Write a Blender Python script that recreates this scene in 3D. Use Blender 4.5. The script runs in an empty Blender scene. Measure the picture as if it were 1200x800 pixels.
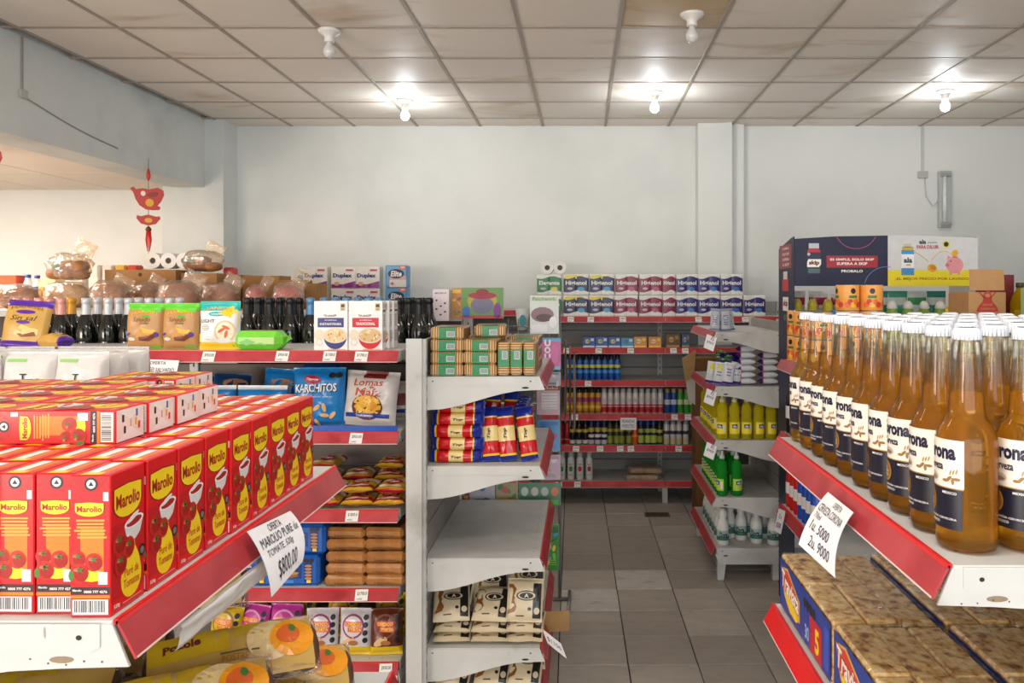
import bpy, bmesh, math, random
from math import sin, cos, pi, radians as R
from mathutils import Vector, Matrix, noise

# ------------------------------------------------------------------ camera, world, lights, exposure
scn = bpy.context.scene
COL = scn.collection
cam_d = bpy.data.cameras.new('camera'); cam = bpy.data.objects.new('camera', cam_d); COL.objects.link(cam)
cam.location = (0, 0, 1.6); cam.rotation_euler = (R(90), 0, 0)
cam_d.lens = 28.0; cam_d.sensor_width = 36.0
cam_d.shift_x = (600 - 683) / 1200; cam_d.shift_y = (341 - 400) / 1200
cam_d.clip_start = 0.02
scn.camera = cam
scn.view_settings.view_transform = 'Standard'; scn.view_settings.look = 'None'
scn.view_settings.gamma = 1.0; scn.view_settings.use_curve_mapping = False
scn.view_settings.exposure = -0.12
scn.cycles.transparent_max_bounces = 28; scn.cycles.transmission_bounces = 16; scn.cycles.max_bounces = 18; scn.cycles.sample_clamp_indirect = 8
wd = bpy.data.worlds.new('world'); scn.world = wd; wd.use_nodes = True
wd.node_tree.nodes['Background'].inputs[0].default_value = (0.80, 0.90, 1.0, 1)
wd.node_tree.nodes['Background'].inputs[1].default_value = 0.6

def area(name, loc, rot, sx, sy, power, col):
    d = bpy.data.lights.new(name, 'AREA'); d.shape = 'RECTANGLE'; d.size = sx; d.size_y = sy
    d.energy = power; d.color = col
    o = bpy.data.objects.new(name, d); COL.objects.link(o); o.location = loc; o.rotation_euler = rot
    return o
# daylight through the shop front behind the photographer, and through the open front of the side room
area('storefront_daylight', (0.2, -3.3, 1.55), (R(90), 0, 0), 5.6, 2.3, 200, (0.97, 0.98, 1.0))
area('side_room_daylight', (-5.0, -3.3, 1.3), (R(90), 0, 0), 2.8, 1.9, 300, (1.0, 0.88, 0.76))
area('side_room_tube_lamp', (-4.6, 4.6, 2.40), (0, 0, 0), 1.2, 0.25, 95, (1.0, 0.84, 0.70))
area('ceiling_tube_lamp', (-0.1, 0.9, 2.90), (0, 0, 0), 1.25, 0.2, 20, (1.0, 0.97, 0.93))
area('ceiling_tube_lamp.001', (-1.6, 2.4, 2.90), (0, 0, 0), 1.25, 0.2, 14, (1.0, 0.97, 0.93))
area('ceiling_tube_lamp.002', (1.9, 2.2, 2.90), (0, 0, 0), 1.25, 0.2, 14, (1.0, 0.97, 0.93))

# ------------------------------------------------------------------ materials
MATS = {}
def lin(h):
    h = h.lstrip('#'); c = [int(h[i:i+2], 16) / 255 for i in (0, 2, 4)]
    return tuple(x / 12.92 if x <= .04045 else ((x + .055) / 1.055) ** 2.4 for x in c)
def newmat(name):
    m = bpy.data.materials.new(name); m.use_nodes = True
    nt = m.node_tree; b = nt.nodes['Principled BSDF']
    return m, nt, b
def C(h, r=.45, metal=0.0, spec=.5, vary=.10, scale=30, emit=0):
    k = ('c', h, r, metal, spec, vary, scale, emit)
    if k in MATS: return MATS[k]
    m, nt, b = newmat('print_' + h.lstrip('#'))
    c = lin(h)
    tc = nt.nodes.new('ShaderNodeTexCoord'); nz = nt.nodes.new('ShaderNodeTexNoise')
    nz.inputs['Scale'].default_value = scale; nz.inputs['Detail'].default_value = 2
    mx = nt.nodes.new('ShaderNodeMix'); mx.data_type = 'RGBA'
    mx.inputs[6].default_value = (*[x * (1 - vary) for x in c], 1); mx.inputs[7].default_value = (*[min(1, x * (1 + vary)) for x in c], 1)
    nt.links.new(tc.outputs['Object'], nz.inputs['Vector']); nt.links.new(nz.outputs['Fac'], mx.inputs[0])
    nt.links.new(mx.outputs[2], b.inputs['Base Color'])
    b.inputs['Roughness'].default_value = r; b.inputs['Metallic'].default_value = metal
    b.inputs['Specular IOR Level'].default_value = spec
    if emit:
        b.inputs['Emission Color'].default_value = (*c, 1); b.inputs['Emission Strength'].default_value = emit
    MATS[k] = m; return m
def ramp(nt, stops):
    n = nt.nodes.new('ShaderNodeValToRGB'); e = n.color_ramp.elements
    while len(e) < len(stops): e.new(.5)
    for el, (p, c) in zip(e, stops): el.position = p; el.color = (*c, 1) if len(c) == 3 else c
    return n
def noisy(name, stops, scale, r=.6, detail=6, bump=0, bscale=None, stretch=(1, 1, 1), dist=0, spec=.4):
    if name in MATS: return MATS[name]
    m, nt, b = newmat(name)
    tc = nt.nodes.new('ShaderNodeTexCoord'); mp = nt.nodes.new('ShaderNodeMapping'); mp.inputs['Scale'].default_value = stretch
    nz = nt.nodes.new('ShaderNodeTexNoise'); nz.inputs['Scale'].default_value = scale; nz.inputs['Detail'].default_value = detail
    nz.inputs['Distortion'].default_value = dist
    rp = ramp(nt, [(p, lin(c)) for p, c in stops])
    nt.links.new(tc.outputs['Object'], mp.inputs['Vector']); nt.links.new(mp.outputs[0], nz.inputs['Vector'])
    nt.links.new(nz.outputs['Fac'], rp.inputs[0]); nt.links.new(rp.outputs[0], b.inputs['Base Color'])
    b.inputs['Roughness'].default_value = r; b.inputs['Specular IOR Level'].default_value = spec
    if bump:
        n2 = nt.nodes.new('ShaderNodeTexNoise'); n2.inputs['Scale'].default_value = bscale or scale * 3; n2.inputs['Detail'].default_value = 4
        bp = nt.nodes.new('ShaderNodeBump'); bp.inputs['Strength'].default_value = bump; bp.inputs['Distance'].default_value = .01
        nt.links.new(mp.outputs[0], n2.inputs['Vector']); nt.links.new(n2.outputs['Fac'], bp.inputs['Height']); nt.links.new(bp.outputs[0], b.inputs['Normal'])
    MATS[name] = m; return m
def stripes(name, c1, c2, scale, axis='X', r=.6, dist=1.5):
    if name in MATS: return MATS[name]
    m, nt, b = newmat(name)
    tc = nt.nodes.new('ShaderNodeTexCoord'); w = nt.nodes.new('ShaderNodeTexWave'); w.bands_direction = axis
    w.inputs['Scale'].default_value = scale; w.inputs['Distortion'].default_value = dist; w.inputs['Detail'].default_value = 2
    rp = ramp(nt, [(.2, lin(c1)), (.7, lin(c2))])
    nt.links.new(tc.outputs['Object'], w.inputs['Vector']); nt.links.new(w.outputs['Fac'], rp.inputs[0]); nt.links.new(rp.outputs[0], b.inputs['Base Color'])
    b.inputs['Roughness'].default_value = r
    MATS[name] = m; return m
def film(name='clear_film', tint='#ffffff', gloss=.5, r=.12, haze=.06, bump=.5, fres=False):
    """clear wrapping: mostly see-through, with a glossy wrinkled skin"""
    if name in MATS: return MATS[name]
    m, nt, b = newmat(name)
    out = nt.nodes['Material Output']
    tr = nt.nodes.new('ShaderNodeBsdfTransparent'); tr.inputs[0].default_value = (*lin(tint), 1)
    gl = nt.nodes.new('ShaderNodeBsdfGlossy'); gl.inputs['Roughness'].default_value = r
    df = nt.nodes.new('ShaderNodeBsdfDiffuse'); df.inputs[0].default_value = (.8, .78, .75, 1)
    lw = nt.nodes.new('ShaderNodeLayerWeight'); lw.inputs[0].default_value = .35
    mu = nt.nodes.new('ShaderNodeMath'); mu.operation = 'MULTIPLY'; mu.inputs[1].default_value = gloss
    ad = nt.nodes.new('ShaderNodeMath'); ad.operation = 'ADD'; ad.inputs[1].default_value = .04; ad.use_clamp = True
    m1 = nt.nodes.new('ShaderNodeMixShader'); m2 = nt.nodes.new('ShaderNodeMixShader'); m1.inputs[0].default_value = haze
    tc = nt.nodes.new('ShaderNodeTexCoord'); nz = nt.nodes.new('ShaderNodeTexNoise'); nz.inputs['Scale'].default_value = 22; nz.inputs['Detail'].default_value = 3
    nz.inputs['Distortion'].default_value = 1.2
    bp = nt.nodes.new('ShaderNodeBump'); bp.inputs['Strength'].default_value = bump; bp.inputs['Distance'].default_value = .02
    L = nt.links.new
    L(tc.outputs['Object'], nz.inputs['Vector']); L(nz.outputs['Fac'], bp.inputs['Height']); L(bp.outputs[0], gl.inputs['Normal']); L(bp.outputs[0], lw.inputs['Normal'])
    L(lw.outputs['Fresnel' if fres else 'Facing'], mu.inputs[0]); L(mu.outputs[0], ad.inputs[0])
    if fres: lw.inputs[0].default_value = .30; ad.inputs[1].default_value = 0.0
    L(tr.outputs[0], m1.inputs[1]); L(df.outputs[0], m1.inputs[2]); L(ad.outputs[0], m2.inputs[0]); L(m1.outputs[0], m2.inputs[1]); L(gl.outputs[0], m2.inputs[2])
    L(m2.outputs[0], out.inputs['Surface'])
    MATS[name] = m; return m
def liquid(name, hexc, opaque=.35, ior=1.2, body=None):
    if name in MATS: return MATS[name]
    m, nt, b = newmat(name)
    out = nt.nodes['Material Output']
    c = (*lin(hexc), 1)
    rf = nt.nodes.new('ShaderNodeBsdfRefraction'); rf.inputs[0].default_value = c; rf.inputs['IOR'].default_value = ior; rf.inputs['Roughness'].default_value = .02
    tl = nt.nodes.new('ShaderNodeBsdfTranslucent'); tl.inputs[0].default_value = (*lin(body), 1) if body else c
    df = nt.nodes.new('ShaderNodeBsdfDiffuse'); df.inputs[0].default_value = (*lin(body), 1) if body else c
    m0 = nt.nodes.new('ShaderNodeMixShader'); m0.inputs[0].default_value = .5
    m1 = nt.nodes.new('ShaderNodeMixShader'); m1.inputs[0].default_value = opaque
    L = nt.links.new
    L(tl.outputs[0], m0.inputs[1]); L(df.outputs[0], m0.inputs[2]); L(rf.outputs[0], m1.inputs[1]); L(m0.outputs[0], m1.inputs[2]); L(m1.outputs[0], out.inputs['Surface'])
    MATS[name] = m; return m

# ------------------------------------------------------------------ mesh builder
TXT = {}
def txt2d(s, bold=0.0, shear=0.0):
    k = (s, bold, shear)
    if k in TXT: return TXT[k]
    cu = bpy.data.curves.new('t', 'FONT'); cu.body = s; cu.resolution_u = 2; cu.offset = bold; cu.shear = shear; cu.fill_mode = 'FRONT'
    o = bpy.data.objects.new('t', cu); COL.objects.link(o)
    me = o.evaluated_get(bpy.context.evaluated_depsgraph_get()).to_mesh()
    vs = [(v.co.x, v.co.y) for v in me.vertices]; fs = [tuple(p.vertices) for p in me.polygons]
    nf = []
    for p, f in zip(me.polygons, fs): nf.append(f if p.normal.z >= 0 else tuple(reversed(f)))
    o.evaluated_get(bpy.context.evaluated_depsgraph_get()).to_mesh_clear()
    bpy.data.objects.remove(o); bpy.data.curves.remove(cu)
    xs = [v[0] for v in vs] or [0, 1]; ys = [v[1] for v in vs] or [0, 1]
    x0, x1, y0, y1 = min(xs), max(xs), min(ys), max(ys)
    vs = [((x - (x0 + x1) / 2) / max(1e-6, x1 - x0), (y - (y0 + y1) / 2) / max(1e-6, y1 - y0)) for x, y in vs]
    TXT[k] = (vs, nf, (x1 - x0) / max(1e-6, y1 - y0)); return TXT[k]

class Fr:
    """a flat face: maps (u,v,h) to a point"""
    def __init__(s, o, u, v): s.o, s.u, s.v = Vector(o), Vector(u).normalized(), Vector(v).normalized(); s.n = s.u.cross(s.v)
    def __call__(s, u, v, h=0): return s.o + s.u * u + s.v * v + s.n * h
X_, Y_, Z_ = Vector((1, 0, 0)), Vector((0, 1, 0)), Vector((0, 0, 1))
def cylS(r, cx=0, cy=0, a0=-pi / 2, rz=None):
    """cylinder skin: u = arc length from a0, v = height (r may vary with height)"""
    def S(u, v, h=0):
        rr = rz(v) if rz else r
        a = a0 + u / r
        return Vector((cx + (rr + h) * cos(a), cy + (rr + h) * sin(a), v))
    return S

class MB:
    def __init__(s): s.v = []; s.f = []; s.fm = []; s.sm = []; s.mats = []
    def mi(s, m):
        if m not in s.mats: s.mats.append(m)
        return s.mats.index(m)
    def add(s, vs, fs, m, smooth=False, M=None):
        b = len(s.v); k = s.mi(m)
        s.v += [tuple(M @ Vector(v)) if M else tuple(v) for v in vs]
        for f in fs: s.f.append(tuple(b + i for i in f)); s.fm.append(k); s.sm.append(smooth)
        return s
    def box(s, x0, x1, y0, y1, z0, z1, m, bev=0.0, M=None):
        if bev <= 0:
            vs = [(x, y, z) for x in (x0, x1) for y in (y0, y1) for z in (z0, z1)]
            fs = [(0, 1, 3, 2), (4, 6, 7, 5), (0, 4, 5, 1), (2, 3, 7, 6), (0, 2, 6, 4), (1, 5, 7, 3)]
            return s.add(vs, fs, m, False, M)
        b = min(bev, (x1 - x0) * .49, (y1 - y0) * .49, (z1 - z0) * .49)
        vs, idx = [], {}
        for ix, X in enumerate((x0, x1)):
            for iy, Y in enumerate((y0, y1)):
                for iz, Z in enumerate((z0, z1)):
                    dx, dy, dz = (b if ix == 0 else -b), (b if iy == 0 else -b), (b if iz == 0 else -b)
                    for a, p in enumerate(((X, Y + dy, Z + dz), (X + dx, Y, Z + dz), (X + dx, Y + dy, Z))):
                        idx[ix, iy, iz, a] = len(vs); vs.append(p)
        fs = []
        q = lambda *k: fs.append(tuple(idx[i] for i in k))
        for i in (0, 1):
            o = [(0, 0), (1, 0), (1, 1), (0, 1)]
            if i == 0: o = o[::-1]
            q(*[(i, a, c, 0) for a, c in o])
            q(*[(a, i, c, 1) for a, c in o[::-1]])
            q(*[(a, c, i, 2) for a, c in o])
        for i in (0, 1):
            for j in (0, 1):
                q((i, j, 0, 0), (i, j, 1, 0), (i, j, 1, 1), (i, j, 0, 1))
                q((i, 0, j, 0), (i, 1, j, 0), (i, 1, j, 2), (i, 0, j, 2))
                q((0, i, j, 1), (1, i, j, 1), (1, i, j, 2), (0, i, j, 2))
                for k in (0, 1): q((i, j, k, 0), (i, j, k, 1), (i, j, k, 2))
        return s.add(vs, fs, m, False, M)
    def lathe(s, prof, m, n=20, smooth=True, cx=0, cy=0, caps=True, M=None):
        """prof: (r, z) or (r, z, material of the band above)"""
        b = len(s.v)
        for p in prof:
            for i in range(n):
                a = 2 * pi * i / n
                v = Vector((cx + p[0] * cos(a), cy + p[0] * sin(a), p[1])); s.v.append(tuple(M @ v) if M else tuple(v))
        cur = m
        for j in range(len(prof) - 1):
            if len(prof[j]) > 2: cur = prof[j][2]
            k = s.mi(cur)
            for i in range(n):
                s.f.append((b + j * n + i, b + j * n + (i + 1) % n, b + (j + 1) * n + (i + 1) % n, b + (j + 1) * n + i)); s.fm.append(k); s.sm.append(smooth)
        if caps:
            s.f.append(tuple(b + i for i in reversed(range(n)))); s.fm.append(s.mi(m)); s.sm.append(False)
            t = b + (len(prof) - 1) * n
            s.f.append(tuple(t + i for i in range(n))); s.fm.append(s.mi(cur)); s.sm.append(False)
        return s
    def tube(s, pts, r, m, n=8, smooth=True, M=None):
        pts = [Vector(p) for p in pts]; b = len(s.v); k = s.mi(m)
        for j, p in enumerate(pts):
            t = (pts[min(j + 1, len(pts) - 1)] - pts[max(j - 1, 0)]).normalized()
            u = t.orthogonal().normalized() if j == 0 else (u - t * u.dot(t)).normalized()
            w = t.cross(u); rr = r[j] if isinstance(r, (list, tuple)) else r
            for i in range(n):
                a = 2 * pi * i / n; v = p + (u * cos(a) + w * sin(a)) * rr; s.v.append(tuple(M @ v) if M else tuple(v))
        for j in range(len(pts) - 1):
            for i in range(n):
                s.f.append((b + j * n + i, b + j * n + (i + 1) % n, b + (j + 1) * n + (i + 1) % n, b + (j + 1) * n + i)); s.fm.append(k); s.sm.append(smooth)
        s.f.append(tuple(b + i for i in reversed(range(n)))); s.fm.append(k); s.sm.append(False)
        t = b + (len(pts) - 1) * n; s.f.append(tuple(t + i for i in range(n))); s.fm.append(k); s.sm.append(False)
        return s
    def prism(s, poly, fn, h0, h1, m, m2=None):
        """poly (a,b) list counter-clockwise, fn(a,b,h)->point; a solid slab between h0 and h1"""
        n = len(poly); vs = [fn(a, b, h0) for a, b in poly] + [fn(a, b, h1) for a, b in poly]
        s.add(vs, [tuple(range(n, 2 * n))], m)
        s.add(vs, [tuple(reversed(range(n)))] + [(i, (i + 1) % n, n + (i + 1) % n, n + i) for i in range(n)], m2 or m)
        return s
    # ---- flat print laid on a surface S(u,v,h)
    def rect(s, S, u0, v0, u1, v1, m, h=.0004, nu=1, nv=1, smooth=False):
        vs = [S(u0 + (u1 - u0) * i / nu, v0 + (v1 - v0) * j / nv, h) for j in range(nv + 1) for i in range(nu + 1)]
        fs = [(j * (nu + 1) + i, j * (nu + 1) + i + 1, (j + 1) * (nu + 1) + i + 1, (j + 1) * (nu + 1) + i) for j in range(nv) for i in range(nu)]
        return s.add(vs, fs, m, smooth)
    def ell(s, S, u, v, ru, rv, m, h=.0006, n=14, a0=0, a1=2 * pi, rot=0, rings=1):
        full = abs(a1 - a0 - 2 * pi) < 1e-6
        vs = [S(u, v, h)]; N = n if full else n + 1
        for q in range(1, rings + 1):
            for i in range(N):
                a = a0 + (a1 - a0) * i / n; x, y = ru * cos(a) * q / rings, rv * sin(a) * q / rings
                vs.append(S(u + x * cos(rot) - y * sin(rot), v + x * sin(rot) + y * cos(rot), h))
        fs = []
        for i in range(n):
            j = (i + 1) % N
            fs.append((0, 1 + i, 1 + j))
            for q in range(1, rings): fs.append((1 + (q - 1) * N + i, 1 + q * N + i, 1 + q * N + j, 1 + (q - 1) * N + j))
        return s.add(vs, fs, m)
    def poly(s, S, pts, m, h=.0006):
        cu = sum(p[0] for p in pts) / len(pts); cv = sum(p[1] for p in pts) / len(pts); n = len(pts)
        vs = [S(cu, cv, h)] + [S(a, b, h) for a, b in pts]
        return s.add(vs, [(0, 1 + i, 1 + (i + 1) % n) for i in range(n)], m)
    def text(s, S, t, u, v, w, hgt, m, h=.0009, bold=.02, shear=0, rot=0, arc=0):
        vs, fs, asp = txt2d(t, bold, shear)
        if w is None: w = hgt * asp
        P = []
        for x, y in vs:
            a, b = x * w, y * hgt
            if arc: b += arc * (1 - (2 * x) ** 2)
            P.append(S(u + a * cos(rot) - b * sin(rot), v + a * sin(rot) + b * cos(rot), h))
        return s.add(P, fs, m)
    def bars(s, S, u0, v0, u1, v1, rnd, h=.0007, n=14):
        s.rect(S, u0, v0, u1, v1, C('#e9e6e0'), h)
        w = (u1 - u0); u = u0 + w * .06
        while u < u1 - w * .08:
            t = w * rnd.uniform(.015, .04); s.rect(S, u, v0 + (v1 - v0) * .15, u + t, v1 - (v1 - v0) * .06, C('#2a2626'), h + .0002); u += t + w * rnd.uniform(.015, .035)
    def mesh(s, name):
        me = bpy.data.meshes.new(name); me.from_pydata(s.v, [], s.f); 
        for m in s.mats: me.materials.append(m)
        me.polygons.foreach_set('material_index', s.fm); me.polygons.foreach_set('use_smooth', s.sm); me.update()
        return me
    def build(s, name, parent=None, loc=None, rot=None, **kw): return obj(name, s.mesh(name), parent, loc, rot, **kw)

def obj(name, data, parent=None, loc=None, rot=None, label=None, cat=None, group=None, kind=None, scale=None):
    o = bpy.data.objects.new(name, data); COL.objects.link(o)
    if parent: o.parent = parent
    if loc is not None: o.location = loc
    if rot is not None: o.rotation_euler = rot
    if scale is not None: o.scale = scale
    if label: o['label'] = label
    if cat: o['category'] = cat
    if group: o['group'] = group
    if kind: o['kind'] = kind
    return o
def dup(o, loc=None, rot=None, label=None, group=None, parent=None, scale=None):
    c = o.copy(); COL.objects.link(c); c.parent = parent
    if loc is not None: c.location = loc
    if rot is not None: c.rotation_euler = rot
    if scale is not None: c.scale = scale
    if label: c['label'] = label
    if group: c['group'] = group
    for ch in o.children: dup(ch, parent=c)
    return c
class Kind:
    """one sort of thing: the first place() uses the original, later ones copy it with its parts"""
    def __init__(s, o): s.o = o; s.used = False
    def place(s, loc, rot=(0, 0, 0), label=None, group=None, scale=None):
        if s.used: return dup(s.o, loc, rot, label, group, None, scale)
        s.used = True; s.o.location = loc; s.o.rotation_euler = rot
        if scale is not None: s.o.scale = scale
        if label: s.o['label'] = label
        if group: s.o['group'] = group
        return s.o
def rest(o, z):
    # set a thing down on the surface at height z (lowest vertex touches it)
    M = o.matrix_basis
    o.location.z += z - min((M @ v.co).z for v in o.data.vertices) + .0004
    return o
def rest_tree(o, z):
    def low(q, M):
        M = M @ q.matrix_basis; r_ = [(M @ v.co).z for v in q.data.vertices] if q.data else []
        for c in q.children: r_.append(low(c, M))
        return min(r_)
    o.location.z += z - low(o, Matrix()) + .0004
    return o
def at(px, py, Y): return Vector(((px - 683) / 933 * Y, Y, 1.6 - (py - 341) / 933 * Y))
def ax(px, Y): return (px - 683) / 933 * Y
rnd = random.Random(7)

# ------------------------------------------------------------------ the room
CEIL = 2.945; WB = 6.5
M_wall = noisy('wall_paint', [(.3, '#d3d6d2'), (.5, '#dee0dc'), (.75, '#e4e5e1')], 1.4, .75, 8, .12, 60)
M_wall2 = noisy('side_room_paint', [(.3, '#e6ddd2'), (.7, '#efe7dd')], 1.2, .75, 6, .1, 60)
M_beam = noisy('beam_paint', [(.25, '#bcc1bf'), (.5, '#d3d7d4'), (.8, '#dddfdc')], 2.2, .75, 9, .15, 50)
def slab(name, x0, x1, y0, y1, z0, z1, m, parent=None, kind='structure', bev=0):
    return MB().box(x0, x1, y0, y1, z0, z1, m, bev).build(name, parent, kind=None if parent else kind)
slab('wall_back', -6.6, 4.8, WB, WB + .15, 0, 3.1, M_wall)
slab('wall_right', 4.65, 4.8, -3.6, WB, 0, 3.1, M_wall)
slab('wall_left', -6.75, -6.6, -3.6, WB + .15, 0, 3.1, M_wall2)
slab('wall_front', -6.6, 4.65, -3.75, -3.6, 2.75, 3.1, M_wall)
slab('wall_bulkhead', -3.22, -2.97, -3.6, 6.25, 2.415, 3.05, M_beam)
slab('wall_column_left', -3.30, -2.82, 6.25, WB, 0, CEIL + .02, M_beam)
slab('wall_column_right', .919, 1.19, 6.35, WB, 0, CEIL + .02, M_wall)
slab('wall_pipe_duct', 1.19, 1.30, 6.43, WB, 0, CEIL + .02, M_wall)
# side room: lower ceiling of wide panels
sc_m = noisy('side_ceiling_panel', [(.3, '#e2d4c6'), (.7, '#ece0d2')], 1.0, .8, 4)
sceil = slab('ceiling_side_room', -6.6, -3.22, -3.6, WB, 2.44, 2.5, C('#b9a898', .8))
for i in range(6):
    for j in range(10):
        MB().box(-6.6 + i * .563 + .006, -6.6 + (i + 1) * .563 - .006, -3.0 + j * .95 + .006, -3.0 + (j + 1) * .95 - .006, 2.425, 2.44, sc_m, .003).build('ceiling_panel', sceil)
# floor: base slab with tiles laid on it
def grout():
    return noisy('tile_grout', [(.3, '#3c3631'), (.7, '#57504a')], 8, .9)
floor = slab('floor', -6.6, 4.65, -3.6, WB + .1, -.08, -.009, grout())
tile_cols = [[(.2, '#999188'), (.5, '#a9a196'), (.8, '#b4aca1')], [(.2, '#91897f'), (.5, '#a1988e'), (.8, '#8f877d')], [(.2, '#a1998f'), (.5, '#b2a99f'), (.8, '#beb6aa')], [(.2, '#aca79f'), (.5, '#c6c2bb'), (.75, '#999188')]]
tmesh = []
for k, st in enumerate(tile_cols):
    tm = noisy('floor_tile_%d' % k, st, 7, .42, 9, .05, 40, (1, 2.2, 1), .6, .5)
    tmesh.append(MB().box(-.1475, .1475, -.1425, .1425, -.009, 0, tm, .002).mesh('floor_tile'))
fr = Matrix.Rotation(R(.75), 4, 'Z')
rr = random.Random(3)
for i in range(-5, 8):
    for j in range(-8, 11):
        p = fr @ Vector((-.06 + .15 + i * .2995, 3.408 + .145 + j * .2896, 0))
        k = rr.choice([0, 0, 1, 1, 2, 0])
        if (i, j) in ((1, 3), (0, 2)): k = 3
        if p.y > 6.6: continue
        obj('floor_tile', tmesh[k], floor, (p.x + rr.uniform(-.0006, .0006), p.y, rr.uniform(-.0012, 0)), (0, 0, R(.75 + rr.uniform(-.15, .15))))
for nm, (x0, x1, y0, y1) in {'floor_far_left': (-6.6, -1.46, -3.6, WB), 'floor_far_right': (2.36, 4.65, -3.6, WB), 'floor_near': (-1.46, 2.36, -3.6, 1.15), 'floor_far_strip': (-1.46, 2.36, 6.52, WB + .1)}.items():
    m = MATS.get('floor_plain')
    if not m:
        m, nt, b = newmat('floor_plain'); MATS['floor_plain'] = m
        tc = nt.nodes.new('ShaderNodeTexCoord'); bk = nt.nodes.new('ShaderNodeTexBrick'); bk.offset = 0; bk.inputs['Scale'].default_value = 1
        bk.inputs['Brick Width'].default_value = .2995; bk.inputs['Row Height'].default_value = .2896; bk.inputs['Mortar Size'].default_value = .004
        bk.inputs['Color1'].default_value = (*lin('#8a837a'), 1); bk.inputs['Color2'].default_value = (*lin('#7f776f'), 1); bk.inputs['Mortar'].default_value = (*lin('#4a443e'), 1)
        nt.links.new(tc.outputs['Object'], bk.inputs['Vector']); nt.links.new(bk.outputs[0], b.inputs['Base Color']); b.inputs['Roughness'].default_value = .45
    slab(nm, x0, x1, y0, y1, -.009, -.0025, m)
# main ceiling: lay-in tiles in a metal grid
ceil = slab('ceiling', -3.3, 4.65, -3.6, WB, 2.99, 3.1, C('#6a6058', .9))
def ceil_mat(k):
    name = 'ceiling_tile_%d' % k
    m, nt, b = newmat(name)
    tc = nt.nodes.new('ShaderNodeTexCoord'); gi = nt.nodes.new('ShaderNodeNewGeometry')
    n1 = nt.nodes.new('ShaderNodeTexNoise'); n1.inputs['Scale'].default_value = 1.1 + .3 * k; n1.inputs['Detail'].default_value = 7; n1.inputs['Distortion'].default_value = .8
    n2 = nt.nodes.new('ShaderNodeTexNoise'); n2.inputs['Scale'].default_value = .8; n2.inputs['Detail'].default_value = 3
    mp = nt.nodes.new('ShaderNodeMapping'); mp.inputs['Scale'].default_value = (.75, 2.2, 1); mp.inputs['Location'].default_value = (k * 3.1, k, 0)
    st = ramp(nt, [(.57, (1, 1, 1)), (.66, (.78, .69, .58)), (.77, (.34, .27, .20))])
    ba = ramp(nt, [(.3, lin('#e9dfd3')), (.7, lin('#f5ede3'))] if k != 2 else [(.3, lin('#cdb48f')), (.7, lin('#dcc9a8'))])
    mx = nt.nodes.new('ShaderNodeMix'); mx.data_type = 'RGBA'; mx.blend_type = 'MULTIPLY'; mx.inputs[0].default_value = .85
    L = nt.links.new
    L(gi.outputs['Position'], mp.inputs['Vector']); L(mp.outputs[0], n1.inputs['Vector']); L(gi.outputs['Position'], n2.inputs['Vector'])
    L(n1.outputs['Fac'], st.inputs[0]); L(n2.outputs['Fac'], ba.inputs[0]); L(ba.outputs[0], mx.inputs[6]); L(st.outputs[0], mx.inputs[7]); L(mx.outputs[2], b.inputs['Base Color'])
    b.inputs['Roughness'].default_value = .55
    return m
CX, CY = .512, .535
cms = []
for k in range(3):
    g = MB(); n = 6; vs = []; fs = []
    for j in range(n + 1):
        for i in range(n + 1):
            u, v = i / n, j / n
            vs.append(((u - .5) * (CX - .012), (v - .5) * (CY - .012), -.011 * (16 * u * (1 - u) * v * (1 - v)) ** .6))
    for j in range(n):
        for i in range(n): a = j * (n + 1) + i; fs.append((a, a + n + 1, a + n + 2, a + 1))
    g.add(vs, fs, ceil_mat(k), True)
    g.box(-(CX - .012) / 2, (CX - .012) / 2, -(CY - .012) / 2, (CY - .012) / 2, .001, .01, C('#b7a998', .8))
    cms.append(g.mesh('ceiling_tile'))
cx0 = -.327 - 5 * CX; cy0 = 4.07 - 4 * CY
M_bar = C('#a89c8e', .5)
for i in range(-1, 15):
    x0 = cx0 + i * CX
    if x0 > 4.6: break
    for j in range(0, 9):
        yc = cy0 + (j + .5) * CY
        if yc > WB + .1: continue
        xc = x0 + CX / 2
        if xc < -3.1 or yc + CY / 2 > WB + .3: continue
        k = 2 if (i == 6 and j == 3) else rr.choice([0, 0, 1])
        sy = 1.0
        if yc + CY / 2 > WB: sy = (WB - (cy0 + j * CY)) / CY; yc = (WB + cy0 + j * CY) / 2
        obj('ceiling_tile', cms[k], ceil, (xc, yc, CEIL + .004), (R(rr.uniform(-.25, .25)), R(rr.uniform(-.25, .25)), 0), scale=(1, sy, 1))
    MB().box(x0 - .011, x0 + .011, cy0, WB, CEIL - .002, CEIL + .012, M_bar, .002).build('grid_bar', ceil)
for j in range(0, 9):
    y0 = cy0 + j * CY
    if y0 < WB: MB().box(-2.97, 4.65, y0 - .011, y0 + .011, CEIL - .001, CEIL + .011, M_bar, .002).build('grid_bar', ceil)
slab('ceiling_near', -2.97, 4.65, -3.6, cy0, CEIL, CEIL + .03, cms and ceil_mat(0))
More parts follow.
